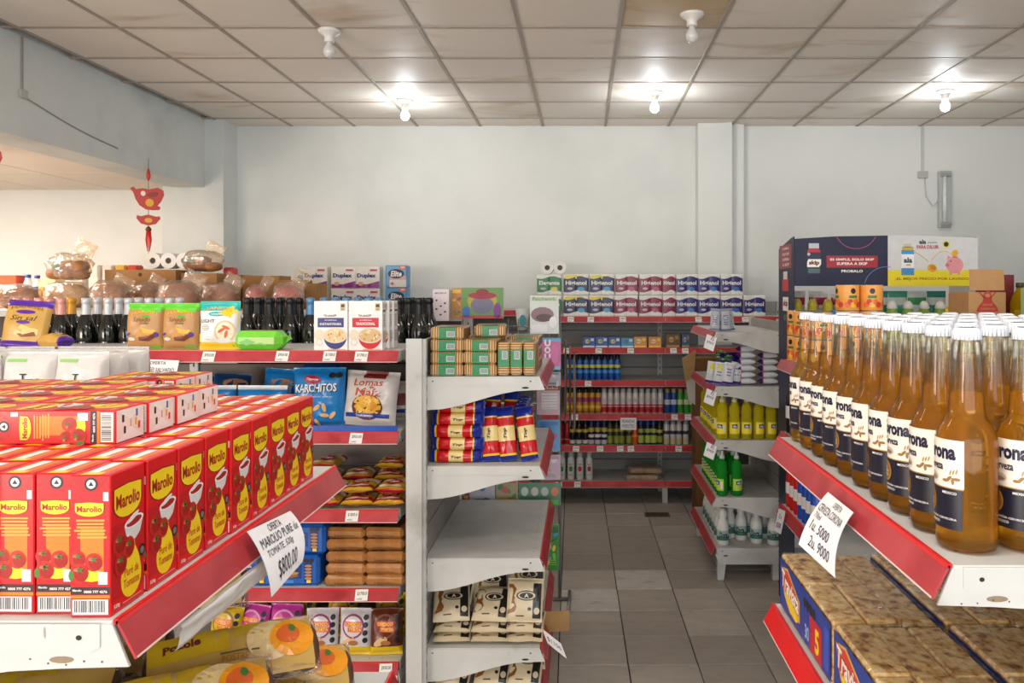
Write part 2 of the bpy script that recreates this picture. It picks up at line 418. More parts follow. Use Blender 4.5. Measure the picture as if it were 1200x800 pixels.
# bulb lamps on the ceiling
def lamp(x, y, lit, label):
    root = obj('ceiling_bulb', None, None, (x, y, CEIL), label=label, cat='lamp', group='bulbs on the ceiling')
    w = C('#e6e4df', .35)
    MB().lathe([(.055, 0), (.06, -.008), (.05, -.02), (.03, -.032), (.024, -.045), (.026, -.062), (.022, -.066)][::-1], w, 20).build('holder', root)
    bm_ = C('#eef4ff', .3, emit=28) if lit else C('#d9dad8', .15)
    MB().lathe([(.0135, -.062), (.015, -.075), (.024, -.09), (.031, -.108), (.030, -.122), (.022, -.137), (.008, -.145)][::-1], bm_, 18).build('bulb', root)
    if lit:
        d = bpy.data.lights.new('bulb_light', 'POINT'); d.energy = 6.5; d.color = (.90, .96, 1.0); d.shadow_soft_size = .035
        l = bpy.data.objects.new('bulb_light', d); COL.objects.link(l); l.parent = root; l.location = (0, 0, -.19)
lamp(-1.25, 5.60, True, 'lit bare bulb on the ceiling above the stacked paper rolls')
lamp(.483, 5.36, True, 'lit bare bulb on the ceiling in line with the aisle')
lamp(2.42, 5.32, True, 'lit bare bulb on the ceiling nearest the wall tube fitting')
lamp(-1.305, 4.10, False, 'unlit bare bulb on the ceiling over the bakery shelf')
lamp(.528, 3.85, False, 'unlit bare bulb on the ceiling beside a brown stained tile')
# ------------------------------------------------------------------ shelving
M_sh = noisy('shelf_enamel', [(.25, '#a9a8a2'), (.40, '#c6c6c1'), (.8, '#d3d3cf')], 6, .38, 8, 0, None, (1, 1, 1), .3)
M_sh_old = noisy('shelf_enamel_worn', [(.25, '#a3a19b'), (.45, '#c0beb8'), (.8, '#cbc9c4')], 5, .42, 9, 0, None, (1, 1, 1), .5)
M_pan = noisy('back_panel_grey', [(.3, '#8b8984'), (.7, '#a2a09b')], 3, .5, 5)
M_pan_d = noisy('back_panel_dark', [(.3, '#5a4f4a'), (.7, '#6f625b')], 3, .5, 5)
M_dark = C('#26231f', .7)
M_rail = noisy('rail_red_plastic', [(.25, '#96282e'), (.5, '#b03a40'), (.75, '#bd4d51')], 9, .28, 6, 0, None, (1, 1, 1), .6)
M_rail2 = C('#d81f24', .3)
M_tag = C('#e8e5de', .6)
M_ink = C('#2a2830', .6)

def rail_S(y0, z0):
    """face of a price rail: u along the shelf, v down the slope"""
    a = Vector((0, y0 - .003, z0 - .001)); d = Vector((0, -.022, -.042)); n = Vector((0, -.042, .022)).normalized()
    return lambda u, v, h=0: a + X_ * u + d * v + n * h
TAGM = {}
def tag_mesh(k):
    if k in TAGM: return TAGM[k]
    mb = MB(); S = rail_S(0, 0)
    mb.rect(S, -.024, .92, .024, .06, M_tag, .0046); mb.rect(S, .024, .92, -.024, .06, M_tag, .0041)
    mb.text(S, ['$1000.0', '$1700.0', '$1800.0', '$950.00'][k % 4], .002, .38, .036, -.30, M_ink, .0052, .01)
    mb.text(S, 'unidad', -.008, .76, .020, -.16, M_ink, .0052, 0)
    TAGM[k] = mb.mesh('price_tag'); return TAGM[k]

def gondola(name, label, loc, rot, L, D, shelves, H, mods=1, posts=True, panel=M_pan, rail=True, leg=True, tags=None, bright=None, sh=None, group=None, postw=.06, post_mat=None, endplates=True, brk=1.0):
    """x along the run, y from the front (0) to the back (D), front faces -y"""
    root = obj(name, None, None, loc, (0, 0, rot), label=label, cat='shelving', group=group)
    sh = sh or M_sh
    n = mods; Lm = L / n
    if posts:
        for i in range(n + 1):
            x = i * Lm; pm = MB(); x0, x1 = (x - postw, x) if i == 0 else ((x, x + postw) if i == n else (x - .02, x + .02))
            y0, y1 = D - .01, D + .02
            pm.box(x0, x1, y0, y1, 0, H, post_mat or sh, .003)
            S = Fr((0, y0, 0), X_, Z_)
            z = .12
            while z < H - .05:
                pm.rect(S, (x0 + x1) / 2 - .003, z, (x0 + x1) / 2 + .003, z + .022, M_dark, .0006); z += .05
            pm.build('upright', root)
    z = .1; hs = .148
    while panel and z < H - .02:
        for i in range(n):
            MB().box(i * Lm + .001, (i + 1) * Lm - .001, D, D + .012, z + .002, min(z + hs, H) - .002, panel, .003).build('back_panel', root)
        z += hs
    for si, s in enumerate(shelves):
        z = s['z']; y0 = s.get('y', 0)
        for i in range(n):
            x0, x1 = i * Lm + .002, (i + 1) * Lm - .002
            mb = MB()
            mb.box(x0, x1, y0, D - .002, z - .004, z, sh, .001)                    # tray
            mb.box(x0, x1, y0, y0 + .004, z - .035, z - .004, sh)                   # front lip
            mb.box(x0, x0 + .003, y0, D - .002, z - .033, z - .004, sh); mb.box(x1 - .003, x1, y0, D - .002, z - .033, z - .004, sh)
            for hx in range(int((x1 - x0) / .05)):                                   # punched holes along the front
                S = Fr((0, 0, z), X_, Y_)
                mb.ell(S, x0 + .025 + hx * .05, y0 + .03, .0025, .0025, M_dark, .0004, 6)
            shf = mb.build('shelf', root)
            for e, xb in ((0, x0 - .0005), (1, x1 - .0015)):
                if s.get('bracket', True):
                    d = D - y0
                    if s.get('base'):
                        pts = [(y0 - .004, z - .034), (y0 + .02, z - .09), (D, z - .09), (D, z - .034)]
                    else:
                        pts = [(y0 - .001, z - .003), (y0 - .020, z - .05 * min(1, brk + .2)), (y0 + .10 * d, z - .052 * min(1, brk + .2))]
                        for q in range(1, 9):
                            t = q / 8; e_ = t * t * (3 - 2 * t); pts.append((y0 + d * (.10 + .86 * t), z - .052 * min(1, brk + .2) - .075 * brk * e_))
                        pts += [(D + .005, z - .13 * brk), (D + .005, z - .003)]
                    bk = MB(); bk.prism(pts, lambda a, b, h: Vector((xb + h, a, b)), -.002, .002, sh)
                    S = Fr((xb - .002, 0, 0), -Y_, Z_) if e == 0 else Fr((xb + .002, 0, 0), Y_, Z_)
                    sg = -1 if e == 0 else 1
                    # folded end flange with a screw, and a slot
                    fl = [(y0 + .012, z - .028), (y0 + .022, z - .034), (D - .01, z - .034), (D - .01, z - .002), (y0 + .012, z - .002)]
                    bk.prism(fl if e else fl, lambda a, b, h: Vector((xb + h * sg, a, b)), .002, .0035, sh)
                    SS = Fr((xb + sg * .0035, 0, 0), Y_ * sg, Z_)
                    bk.ell(SS, sg * (y0 + .035), z - .017, .0035, .003, M_dark, .0004, 8)
                    bk.ell(SS, sg * (D - .03), z - .017, .003, .003, M_dark, .0004, 8)
                    bk.ell(SS, sg * (y0 + .055), z - .042, .014, .004, C('#8d7a60', .6) if s.get('slot') else M_dark, -.0011, 10)
                    if s.get('slot'):
                        for q in range(9): bk.ell(SS, sg * (y0 + .08 + .055 * q + rnd.uniform(-.02, .02)), z - rnd.uniform(.008, .030), rnd.uniform(.002, .009), rnd.uniform(.001, .006), C(['#a39c8e', '#8f897d', '#4c463e'][q % 3], .7), .0003 + .00003 * q, 9, rot=rnd.uniform(0, 3))
                        for q in range(5): bk.ell(SS, sg * (y0 + .010 + .02 * q), z - rnd.uniform(.038, .049), .0012, .0012, C('#4c463e', .7), -.001, 6)
                    bk.build('bracket', shf)
            if rail and s.get('rail', True):
                rl = MB()
                S = rail_S(y0, z)
                fa = lambda a, b, h: S(h, b, a)
                rl.prism([(0, 0), (.003, 0), (.003, 1), (0, 1)][::-1], fa, x0, x1, bright if (bright and s.get('bright')) else M_rail)
                rl.rect(S, x0, .10, x1, 0, M_rail2, .0035); rl.box(x0, x1, y0 - .006, y0 - .001, z - .004, z + .002, M_rail2)
                rl.rect(S, x0, 1.0, x1, .95, C('#dcc4c0', .35), .0036)
                rl.build('price_rail', shf)
                for t in (tags or {}).get(si, []):
                    if x0 < t < x1:
                        o = obj('price_tag', tag_mesh(int(t * 100)), shf, (t, y0, z + rnd.uniform(-.001, .001)), (0, R(rnd.uniform(-3, 3)), 0))
    if leg:
        zl = shelves[-1]['z'] - .034
        for i in range(n + 1):
            x = min(max(i * Lm, .03), L - .03)
            for yy in (.04, D - .03):
                MB().prism([(-.028, zl), (-.028, 0), (.006, 0), (.024, zl)][::1] if 1 else [], lambda a, b, h: Vector((x + h, yy + a, b)), -.02, .02, sh).build('leg', root)
    return root

# A: near left island, its long side along the aisle (front faces +X)
A_X, A_Y, A_L, A_Z = -.525, .887, .79, 1.232
gA = gondola('gondola_shelf', 'white and red shelf stacked with red tomato cartons', (A_X, A_Y, 0), R(90), A_L, .55,
             [dict(z=A_Z, slot=True, bracket=True), dict(z=.80, y=-.12), dict(z=.42, y=-.12), dict(z=.12, y=-.12, base=True)], 1.22, posts=True, leg=True, panel=M_pan_d, brk=1.0)
gA2 = gondola('gondola_shelf', 'white shelf holding white plastic packets behind the tomato cartons', (A_X - 1.16, A_Y + 1.29, 0), R(-90), 1.29, .55,
              [dict(z=A_Z), dict(z=.80), dict(z=.12, base=True)], 1.22, posts=True, panel=None, rail=True, brk=.5)
# D: near right shelf (front faces -X)
D_X, D_Y1, D_L, D_Z = .466, 1.885, .885, 1.255
gD = gondola('gondola_shelf', 'white and red shelf of beer bottles with cracker packs below', (D_X, D_Y1, 0), R(-90), D_L, .50,
             [dict(z=D_Z, slot=True), dict(z=.862, y=-.012, bright=True), dict(z=.47, y=-.012), dict(z=.14, base=True, y=-.012)], 1.24, posts=True, panel=M_pan_d, bright=C('#e01c1c', .25), brk=1.0)
# B: island across the left, facing the camera; end shelves on its aisle end
B_Y = 3.04
tb = [ax(p, B_Y) + 2.70 for p in (247, 333, 388, 425)]
gB = gondola('gondola_shelf', 'long white shelf with red rails carrying toast packs, snacks and cakes', (-2.70, B_Y, 0), 0, 2.0, .45,
             [dict(z=1.372), dict(z=1.062), dict(z=.765), dict(z=.466), dict(z=.185, base=True)], 1.36, mods=2, posts=True, panel=M_pan_d,
             tags={0: tb, 1: [ax(419, B_Y) + 2.7], 2: [ax(414, B_Y) + 2.7], 3: [ax(283, B_Y) + 2.7, ax(425, B_Y) + 2.7], 4: [ax(453, B_Y) + 2.7]}, brk=.6)
gB2 = gondola('gondola_shelf', 'lower back half of the long island, holding dark wine bottles', (-.70, B_Y + .94, 0), R(180), 2.0, .45,
              [dict(z=1.25), dict(z=.80), dict(z=.185, base=True)], 1.24, mods=2, posts=False, panel=None, brk=.6)
E_X, E_Y, E_L = -.165, 3.05, .86
gE = gondola('gondola_shelf', 'end shelf beside the aisle with crispbread, red blue bags and an empty tray', (E_X, E_Y, 0), R(90), E_L, .44,
             [dict(z=1.272), dict(z=.930), dict(z=.577), dict(z=.232), dict(z=.05, base=True, bracket=False)], 1.417, posts=True, panel=M_pan, leg=False, sh=M_sh, brk=1.0, postw=.03)
# the wide corner upright between the long shelf and its end shelf
MB().box(-.045, -.031, .442, .503, 0, 1.42, M_sh, .002).build('upright', gE)
# C: far right end shelf facing -X
C_X, C_Y1, C_L = .735, 5.25, .85
gC = gondola('gondola_shelf', 'white end shelf of wipes, yellow, green and white bottles', (C_X, C_Y1, 0), R(-90), C_L, .375,
             [dict(z=1.374), dict(z=1.072), dict(z=.775), dict(z=.459), dict(z=.18, base=True)], 1.43, posts=True, panel=M_pan, sh=M_sh_old, brk=.9, postw=.035)
# back wall run
G_Y = 6.0
gG = gondola('gondola_shelf', 'wall shelf of spray cans with paper roll packs on top', (-.32, G_Y, 0), 0, 1.88, .42,
             [dict(z=1.407), dict(z=1.172), dict(z=.925), dict(z=.674), dict(z=.436), dict(z=.168, base=True, bracket=False)], 1.52, mods=2, posts=True, sh=M_sh_old, panel=M_pan, postw=.02,
             tags={0: [.23, .38, .62, 1.19, 1.54], 1: [.2, .44, .68, 1.0, 1.09], 2: [.36], 3: [.26, 1.01, 1.11], 4: [.12, .27, .45, .6, .68, 1.04], 5: [.14, .28]}, brk=.4)
gG3 = gondola('gondola_shelf', 'wall shelf bay with white and purple roll packs behind the wine bottles', (-2.80, G_Y, 0), 0, 2.40, .42,
              [dict(z=1.455), dict(z=1.172), dict(z=.925), dict(z=.674), dict(z=.168, base=True, bracket=False)], 1.46, mods=2, posts=True, sh=M_sh_old, panel=M_pan, postw=.02, brk=.4)
# F: low-visibility island behind the beer, front faces -X
gF = gondola('gondola_shelf', 'white shelf of peach tins and red and blue cans behind the beer', (.905, 3.62, 0), R(-90), .86, .55,
             [dict(z=1.29), dict(z=.965), dict(z=.635), dict(z=.14, base=True)], 1.30, posts=True, panel=M_pan_d, brk=.5, postw=.03)
gF2 = gondola('gondola_shelf', 'white shelf of oil bottles and open cartons behind the beer', (2.55, 2.76, 0), R(90), .86, .95,
              [dict(z=1.40), dict(z=.9), dict(z=.14, base=True)], 1.40, posts=True, panel=None, brk=.5)
# E: island across the right behind the cardboard display
gR = gondola('gondola_shelf', 'long white island behind the cardboard display', (1.24, 4.42, 0), 0, 2.6, .43,
             [dict(z=1.374), dict(z=1.06), dict(z=.765), dict(z=.466), dict(z=.18, base=True)], 1.43, mods=3, posts=True, sh=M_sh_old, panel=M_pan, brk=.5)
# H: island behind B for cartons and bread
gH = gondola('gondola_shelf', 'island behind the wine bottles topped with bread bags and cartons', (-4.4, 4.55, 0), 0, 3.6, .80,
             [dict(z=1.49), dict(z=1.1), dict(z=.7), dict(z=.18, base=True)], 1.49, mods=3, posts=True, panel=M_pan_d, brk=.5, rail=False)
ORD = ['first', 'second', 'third', 'fourth', 'fifth', 'sixth', 'seventh', 'eighth', 'ninth', 'tenth', 'eleventh', 'twelfth', 'thirteenth', 'fourteenth']
# ------------------------------------------------------------------ red tomato cartons
RED, RED2, YEL = C('#d8161c', .3), C('#b01018', .3), C('#f6d21a', .35)
WHT, BLK, ORG = C('#ece9e4', .4), C('#1c1a1c', .4), C('#ee7a1c', .35)
GRN = C('#3c7a2c', .4)
def faces(w, d, h):
    return dict(F=Fr((0, -d / 2, 0), X_, Z_), B=Fr((0, d / 2, 0), -X_, Z_), R=Fr((w / 2, 0, 0), Y_, Z_), L=Fr((-w / 2, 0, 0), -Y_, Z_),
                T=Fr((0, 0, h), X_, Y_), D=Fr((0, 0, 0), X_, -Y_))
def tomato(mb, S, u, v, r, h):
    mb.ell(S, u, v, r, r * 1.05, C('#c3241c', .3), h, 14); mb.ell(S, u + r * .2, v - r * .1, r * .75, r * .8, C('#a3140f', .3), h + .0001, 12)
    mb.ell(S, u - r * .35, v + r * .35, r * .25, r * .18, C('#e8775c', .3), h + .0002, 8)
    for k in range(5):
        a = k * 2 * pi / 5 + .5
        mb.poly(S, [(u + .12 * r * cos(a + 1.5), v + r * .35 + .12 * r * sin(a + 1.5)), (u + .12 * r * cos(a - 1.5), v + r * .35 + .12 * r * sin(a - 1.5)), (u + r * .6 * cos(a), v + r * .35 + r * .5 * sin(a))], GRN, h + .0003)
def badge(mb, S, u, v, w, hh, h, lines='Marolio'):
    def shape(k, m, hh_):
        pts = [(u - w / 2 * k, v + hh / 2 * k), (u - w / 2 * k, v - hh * .05)]
        for i in range(1, 8):
            a = pi + pi * i / 8; pts.append((u + w / 2 * k * cos(a), v - hh * .05 + hh * .45 * k * sin(a)))
        pts += [(u + w / 2 * k, v - hh * .05), (u + w / 2 * k, v + hh / 2 * k), (u, v + hh * .56 * k)]
        mb.poly(S, pts, m, hh_)
    shape(1.06, C('#7c1c12', .4), h); shape(1.0, YEL, h + .0001)
    mb.text(S, lines, u, v + hh * .06, w * .88, hh * .46, C('#a81c14', .4), h + .0003, .03)
def carton_mesh():
    w, d, h = .0455, .071, .16; mb = MB()
    mb.box(-w / 2, w / 2, -d / 2, d / 2, 0, h, RED, .0012)
    f = faces(w, d, h); r = random.Random(5)
    for key in ('R', 'L'):
        S = f[key]
        mb.rect(S, -.034, .015, .034, .1, C('#c2181c', .3), .0002)
        badge(mb, S, -.001, .123, .056, .036, .0003)
        # bowl of puree
        mb.poly(S, [(-.009, .094), (-.005, .082), (.004, .075), (.014, .074), (.024, .080), (.031, .096), (.012, .097)], C('#dcd8d6', .3), .0006)
        mb.ell(S, .011, .0955, .0205, .0068, WHT, .0008, 16, rot=.08); mb.ell(S, .011, .0955, .0165, .0046, C('#a5201a', .3), .0010, 14, rot=.08); mb.ell(S, .008, .101, .014, .0032, C('#e4e0dc'), .0012, 10, rot=.35)
        # yellow blob with the words
        mb.ell(S, .006, .031, .0215, .0225, YEL, .0003, 20); mb.poly(S, [(-.016, .034), (.0275, .034), (.022, .054), (.014, .066), (.012, .076), (.002, .074), (-.004, .062), (-.012, .05)], YEL, .0004)
        tomato(mb, S, -.020, .078, .013, .0008); tomato(mb, S, .000, .068, .012, .0009); tomato(mb, S, -.017, .054, .013, .0010)
        mb.text(S, 'Puré de', .006, .040, .030, .010, C('#c8501c', .4), .0008, .01, .1); mb.text(S, 'Tomates', .006, .027, .033, .010, C('#c8501c', .4), .0008, .01, .1)
        mb.ell(S, .028, .056, .0065, .0075, BLK, .0009, 8); mb.ell(S, .028, .056, .0045, .0045, C('#77726e'), .0010, 8)
        mb.text(S, '520g', -.024, .008, .012, .0055, WHT, .0005, .02); mb.rect(S, -.012, .006, .028, .0072, C('#e89a90'), .0005)
    for key in ('F', 'B'):
        S = f[key]
        mb.poly(S, [(-.021, .158), (.0215, .158), (.006, .140), (-.012, .142)], C('#b5141a', .3), .0002)
        mb.ell(S, .001, .150, .0075, .0075, BLK, .0004, 14); mb.ell(S, .001, .150, .0052, .0052, C('#dcdad6'), .0005, 12)
        mb.poly(S, [(-.002, .148), (.004, .148), (.001, .153)], BLK, .0006)
        mb.rect(S, .0145, .131, .0205, .141, C('#d8cfca'), .0004)
        badge(mb, S, -.001, .121, .032, .015, .0003)
        mb.rect(S, -.011, .050, .015, .100, ORG, .0002)
        for k in range(6): mb.rect(S, -.018 + r.uniform(0, .004), .108 - k * .0038, .019 - r.uniform(0, .004), .1101 - k * .0038, C('#f0a03a'), .0004)
        tomato(mb, S, -.014, .066, .009, .0006); tomato(mb, S, .004, .062, .010, .0006); mb.ell(S, .001, .047, .014, .007, YEL, .0004, 12); tomato(mb, S, -.012, .050, .0105, .0008)
        mb.ell(S, -.021, .047, .003, .006, GRN, .0009, 8)
        mb.rect(S, .009, .037, .0195, .051, C('#dedad6'), .0005)
        mb.rect(S, -.022, .0255, .022, .034, C('#3a1c1c'), .0003); mb.text(S, '0800 777 4276', .006, .0288, .026, .0030, WHT, .0005, .02)
        mb.ell(S, -.0145, .0305, .0065, .0035, BLK, .0005, 12); mb.text(S, 'Marolio', -.0145, .0305, .010, .0026, WHT, .0007)
        mb.rect(S, -.022, .0215, .022, .0248, ORG, .0003)
        mb.bars(S, -.020, .003, .020, .0200, r, .0004)
    S = f['T']
    mb.rect(S, -.012, -.034, .001, .030, WHT, .0003); mb.rect(S, .003, -.034, .012, .034, ORG, .0003); mb.rect(S, -.012, -.0345, .010, -.022, YEL, .0005)
    mb.rect(S, .0135, -.034, .019, .034, C('#e2505a', .35), .0003)
    S = f['D']
    PK = C('#eadcd6', .4)
    mb.rect(S, -.0215, -.034, .0215, .034, PK, .0003)
    mb.poly(S, [(-.0215, -.034), (-.0215, .034), (-.004, 0)], WHT, .0006); mb.poly(S, [(.0215, .034), (.0215, -.034), (.006, 0)], WHT, .0006)
    for a, b, cc in ((-.012, .012, BLK), (.004, .016, BLK), (-.004, -.016, C('#e8b43a')), (.008, -.018, C('#3a72b8')), (-.010, -.024, C('#d83a3a'))):
        mb.rect(S, a, b, a + .010, b + .005, cc, .0007)
    mb.tube([S(-.004, 0, .0008), S(.006, 0, .0008)], .0005, C('#b08a84'), 4)
    return mb.mesh('tomato_carton')
CART = carton_mesh()
r = random.Random(11)
for col in range(12):
    x = A_X - .006 - .0455 / 2 - col * .0466
    y = A_Y + .008 + .0355 + (.012 if col in (1, 2) else r.uniform(0, .006)) + (.012 if col > 3 else 0)
    for row in range(9):
        if y + .0355 > A_Y + A_L - .004: break
        obj('tomato_carton', CART, None, (x + (r.uniform(-.0005, .0005) if col else r.uniform(-.004, 0)), y, A_Z + .0005), (0, 0, R(r.uniform(-.8, .8))),
            label='upright red tomato carton, %s from the slotted bracket, %s row from the red rail' % (ORD[row], ORD[col]), cat='carton', group='upright tomato cartons')
        y += .0715 + r.uniform(.002, .010)
FZ = A_Z + .0005 + .16 + .0455 / 2 + .0006
for fc, (cx, ys) in enumerate(((-.711, [1.078, 1.155, 1.232, 1.309]), (-.872, [1.075, 1.150, 1.226, 1.302, 1.378]), (-1.033, [1.16, 1.235, 1.311, 1.387]), (-.825, [1.455, 1.530]))):
    for q, y in enumerate(ys):
        obj('tomato_carton', CART, None, (cx + r.uniform(-.004, .004) + .08, y + .0355, FZ), (0, R(-90), R(r.uniform(-1.2, 1.2))),
            label=('red tomato carton lying flat, %s from the slotted bracket, %s row from the rail' % (ORD[q], ORD[fc])) if fc < 3 else ('red tomato carton lying flat near the white packets, %s of two' % ORD[q]), cat='carton', group='tomato cartons lying flat')

# ------------------------------------------------------------------ generic bags, cans, boxes
def bag_S(w, h, t, seed=0, seam=.06, edge=.5, wr=.1, pinch=.06):
    """a pillow pack standing on its base, front to -Y: returns S(u,v,h,side) with u,v in metres (u from -w/2)"""
    def S(u, v, hh=0, side=1):
        a = max(-1, min(1, 2 * u / w)); b = max(0, min(1, v / h))
        q = max(0.0, min(1.0, (b - seam) / (1 - 2 * seam)))
        prof = (4 * q * (1 - q)) ** .38 if 0 < q < 1 else 0
        ed = max(0.0, 1 - a * a) ** edge
        n = noise.noise(Vector((u * 28 + seed * 7.3, v * 28, seed + side * 3.1)))
        n2 = noise.noise(Vector((u * 70 + seed, v * 16, seed * 2 + side)))
        tt = t / 2 * prof * ed * (1 + wr * n) + t * wr * .12 * n2 * ed
        x = u * (1 - pinch * (1 - abs(2 * b - 1) ** 2) * (abs(a)))
        if b < seam or b > 1 - seam: tt = abs(tt) + .0005
        ry = .004 * noise.noise(Vector((u * 20, seed, b * 3)))
        return Vector((x, -side * (tt + hh) + ry, v))
    return S
def bag(mb, w, h, t, base, seed=0, bands=(), nu=18, nv=22, seam=.06, wr=.1, edge=.5, seam_mat=None, pinch=.06):
    """bands: (v0,v1,mat) as fractions of the height, front and back"""
    S = bag_S(w, h, t, seed, seam, edge, wr, pinch)
    us = [-w / 2 + w * i / nu for i in range(nu + 1)]
    vset = {0, seam, 1 - seam, 1} | {b[0] for b in bands} | {b[1] for b in bands} | {i / nv for i in range(nv + 1)}
    vsd = sorted(vset); vv = [vsd[0]]
    for x in vsd[1:]:
        if x - vv[-1] > .3 / nv or x in (seam, 1 - seam, 1): vv.append(x)
    for side in (1, -1):
        vs = [S(u, v * h, 0, side) for v in vv for u in us]; n = nu + 1
        by = {}
        for j in range(len(vv) - 1):
            c = (vv[j] + vv[j + 1]) / 2; m = base
            if seam_mat and (c < seam or c > 1 - seam): m = seam_mat
            for b0, b1, bm in bands:
                if b0 <= c <= b1: m = bm
            for i in range(nu):
                f = (j * n + i, j * n + i + 1, (j + 1) * n + i + 1, (j + 1) * n + i)
                by.setdefault(m, []).append(f if side == 1 else f[::-1])
        for m, fs in by.items(): mb.add(vs, fs, m, True)
    return S
def lines(mb, S, u, v, w, hgt, n, m, h=.001, rr_=random.Random(1)):
    for k in range(n):
        ww = w * rr_.uniform(.6, 1); y = v + hgt / 2 - hgt * (k + .5) / n
        mb.rect(S, u - ww / 2, y - hgt / n * .25, u + ww / 2, y + hgt / n * .25, m, h)
def place(mb, name, loc, rot, label, cat, group=None):
    '''stand a one-mesh thing on the surface at height loc[2]'''
    return rest(mb.build(name, None, loc, rot, label=label, cat=cat, group=group), loc[2])

# ------------------------------------------------------------------ beer bottles
AMB = liquid('beer', '#fff0a4', .24, 1.20, '#f4b01c'); GLS = film('bottle_glass', '#fdfcf4', .8, .03, .004, .02, True)
NAVY, GOLD, CRM = C('#15182a', .35), C('#b98a3a', .4), C('#ece7dc', .45)
PROF = [(.0, .003), (.030, .001), (.0365, .003), (.039, .012), (.039, .140), (.0382, .150), (.0352, .159), (.0308, .1665), (.0265, .174), (.0234, .183), (.0216, .205), (.0195, .23), (.0178, .25), (.0160, .276), (.0168, .280), (.0168, .285)]
bot = obj('beer_bottle', MB().lathe(PROF, GLS, 28, caps=False).mesh('bottle_glass'), None, label='clear glass beer bottle of amber beer with white cap', cat='bottle', group='beer bottles on the near shelf')
MB().lathe([(.0, .0045), (.034, .005), (.0372, .013), (.0374, .140), (.0366, .150), (.0336, .159), (.0292, .1665), (.0249, .174), (.0218, .183), (.0200, .205), (.0198, .2095), (.0, .210)], AMB, 28, caps=False).build('beer', bot)
mb = MB(); cp = C('#e9ecf2', .3)
mb.lathe([(.0182, .2795), (.0178, .287), (.0165, .2935), (.012, .2955), (.0, .2958)], cp, 42, caps=False)
for k in range(21):
    a = 2 * pi * k / 21; mb.tube([(.0178 * cos(a), .0178 * sin(a), .2795), (.0170 * cos(a), .0170 * sin(a), .291)], .0013, C('#c3cad8', .3), 5)
mb.ell(Fr((0, 0, .2958), X_, Y_), 0, 0, .012, .012, C('#22305c', .3), .0004, 18); mb.ell(Fr((0, 0, .2958), X_, Y_), 0, 0, .0075, .0075, cp, .0006, 16)
mb.build('cap', bot)
mb = MB(); S = cylS(.0392, 0, 0, pi)
lw = .043
mb.rect(S, -lw, .084, lw, .148, CRM, .0004, 22, 3, True); mb.rect(S, -lw * .96, .030, lw * .96, .084, NAVY, .0004, 22, 3, True)
mb.rect(S, -lw, .0835, lw, .0850, GOLD, .0007, 16, 1)
mb.text(S, 'Corona', 0, .132, .066, .021, C('#161a3a', .4), .0009, .045); mb.text(S, 'Cerveza', -.002, .1125, .034, .011, C('#26283a', .4), .0009, .03)
mb.ell(S, -.006, .096, .012, .006, C('#c9bda8'), .0008, 12); mb.ell(S, -.006, .0945, .009, .003, C('#8a7a62'), .001, 10)
for k in range(4): mb.ell(S, .019 + k * .005, .094 + .003 * (k % 2), .005, .0022, C('#96713a'), .0009, 8, rot=.8 * (k % 3))
for k in range(3): mb.ell(S, .026 + k * .004, .105 + k * .001, .0012, .004, GOLD, .0009, 6, rot=-.3)
mb.ell(S, -.014, .064, .015, .016, GOLD, .0009, 18, rings=2); mb.ell(S, -.014, .064, .0125, .0135, C('#8a5a20'), .0011, 16, rings=2)
for k, t in enumerate(('LA', 'CERVEZA', 'MAS FINA')): mb.text(S, t, -.014, .070 - k * .006, [.006, .016, .016][k], .0038, C('#ecd9a8'), .0014, .02)
mb.text(S, 'MEXICO', .024, .078, .02, .0035, WHT, .0009, .02); mb.text(S, 'COMPAÑIA CERVECERA', .008, .044, .052, .0034, WHT, .0009, .01); mb.text(S, 'DE MEXICO', -.004, .038, .026, .0034, WHT, .0009, .01)
mb.build('label', bot)
BK = Kind(bot); r = random.Random(4)
bys = [1.075 + .0845 * k for k in range(10)]
for c in range(6):
    for k, y in enumerate(bys):
        if c == 0 and k == 0: pass
        yy = y + r.uniform(-.002, .002)
        if yy + .04 > D_Y1: continue
        BK.place((D_X + .052 + c * .0822 + r.uniform(-.0008, .0008), yy, D_Z + .0006), (0, 0, R(r.uniform(-16, 18))), label='amber beer bottle, %s from the slotted bracket, %s row from the red rail' % (ORD[k], ORD[c]))

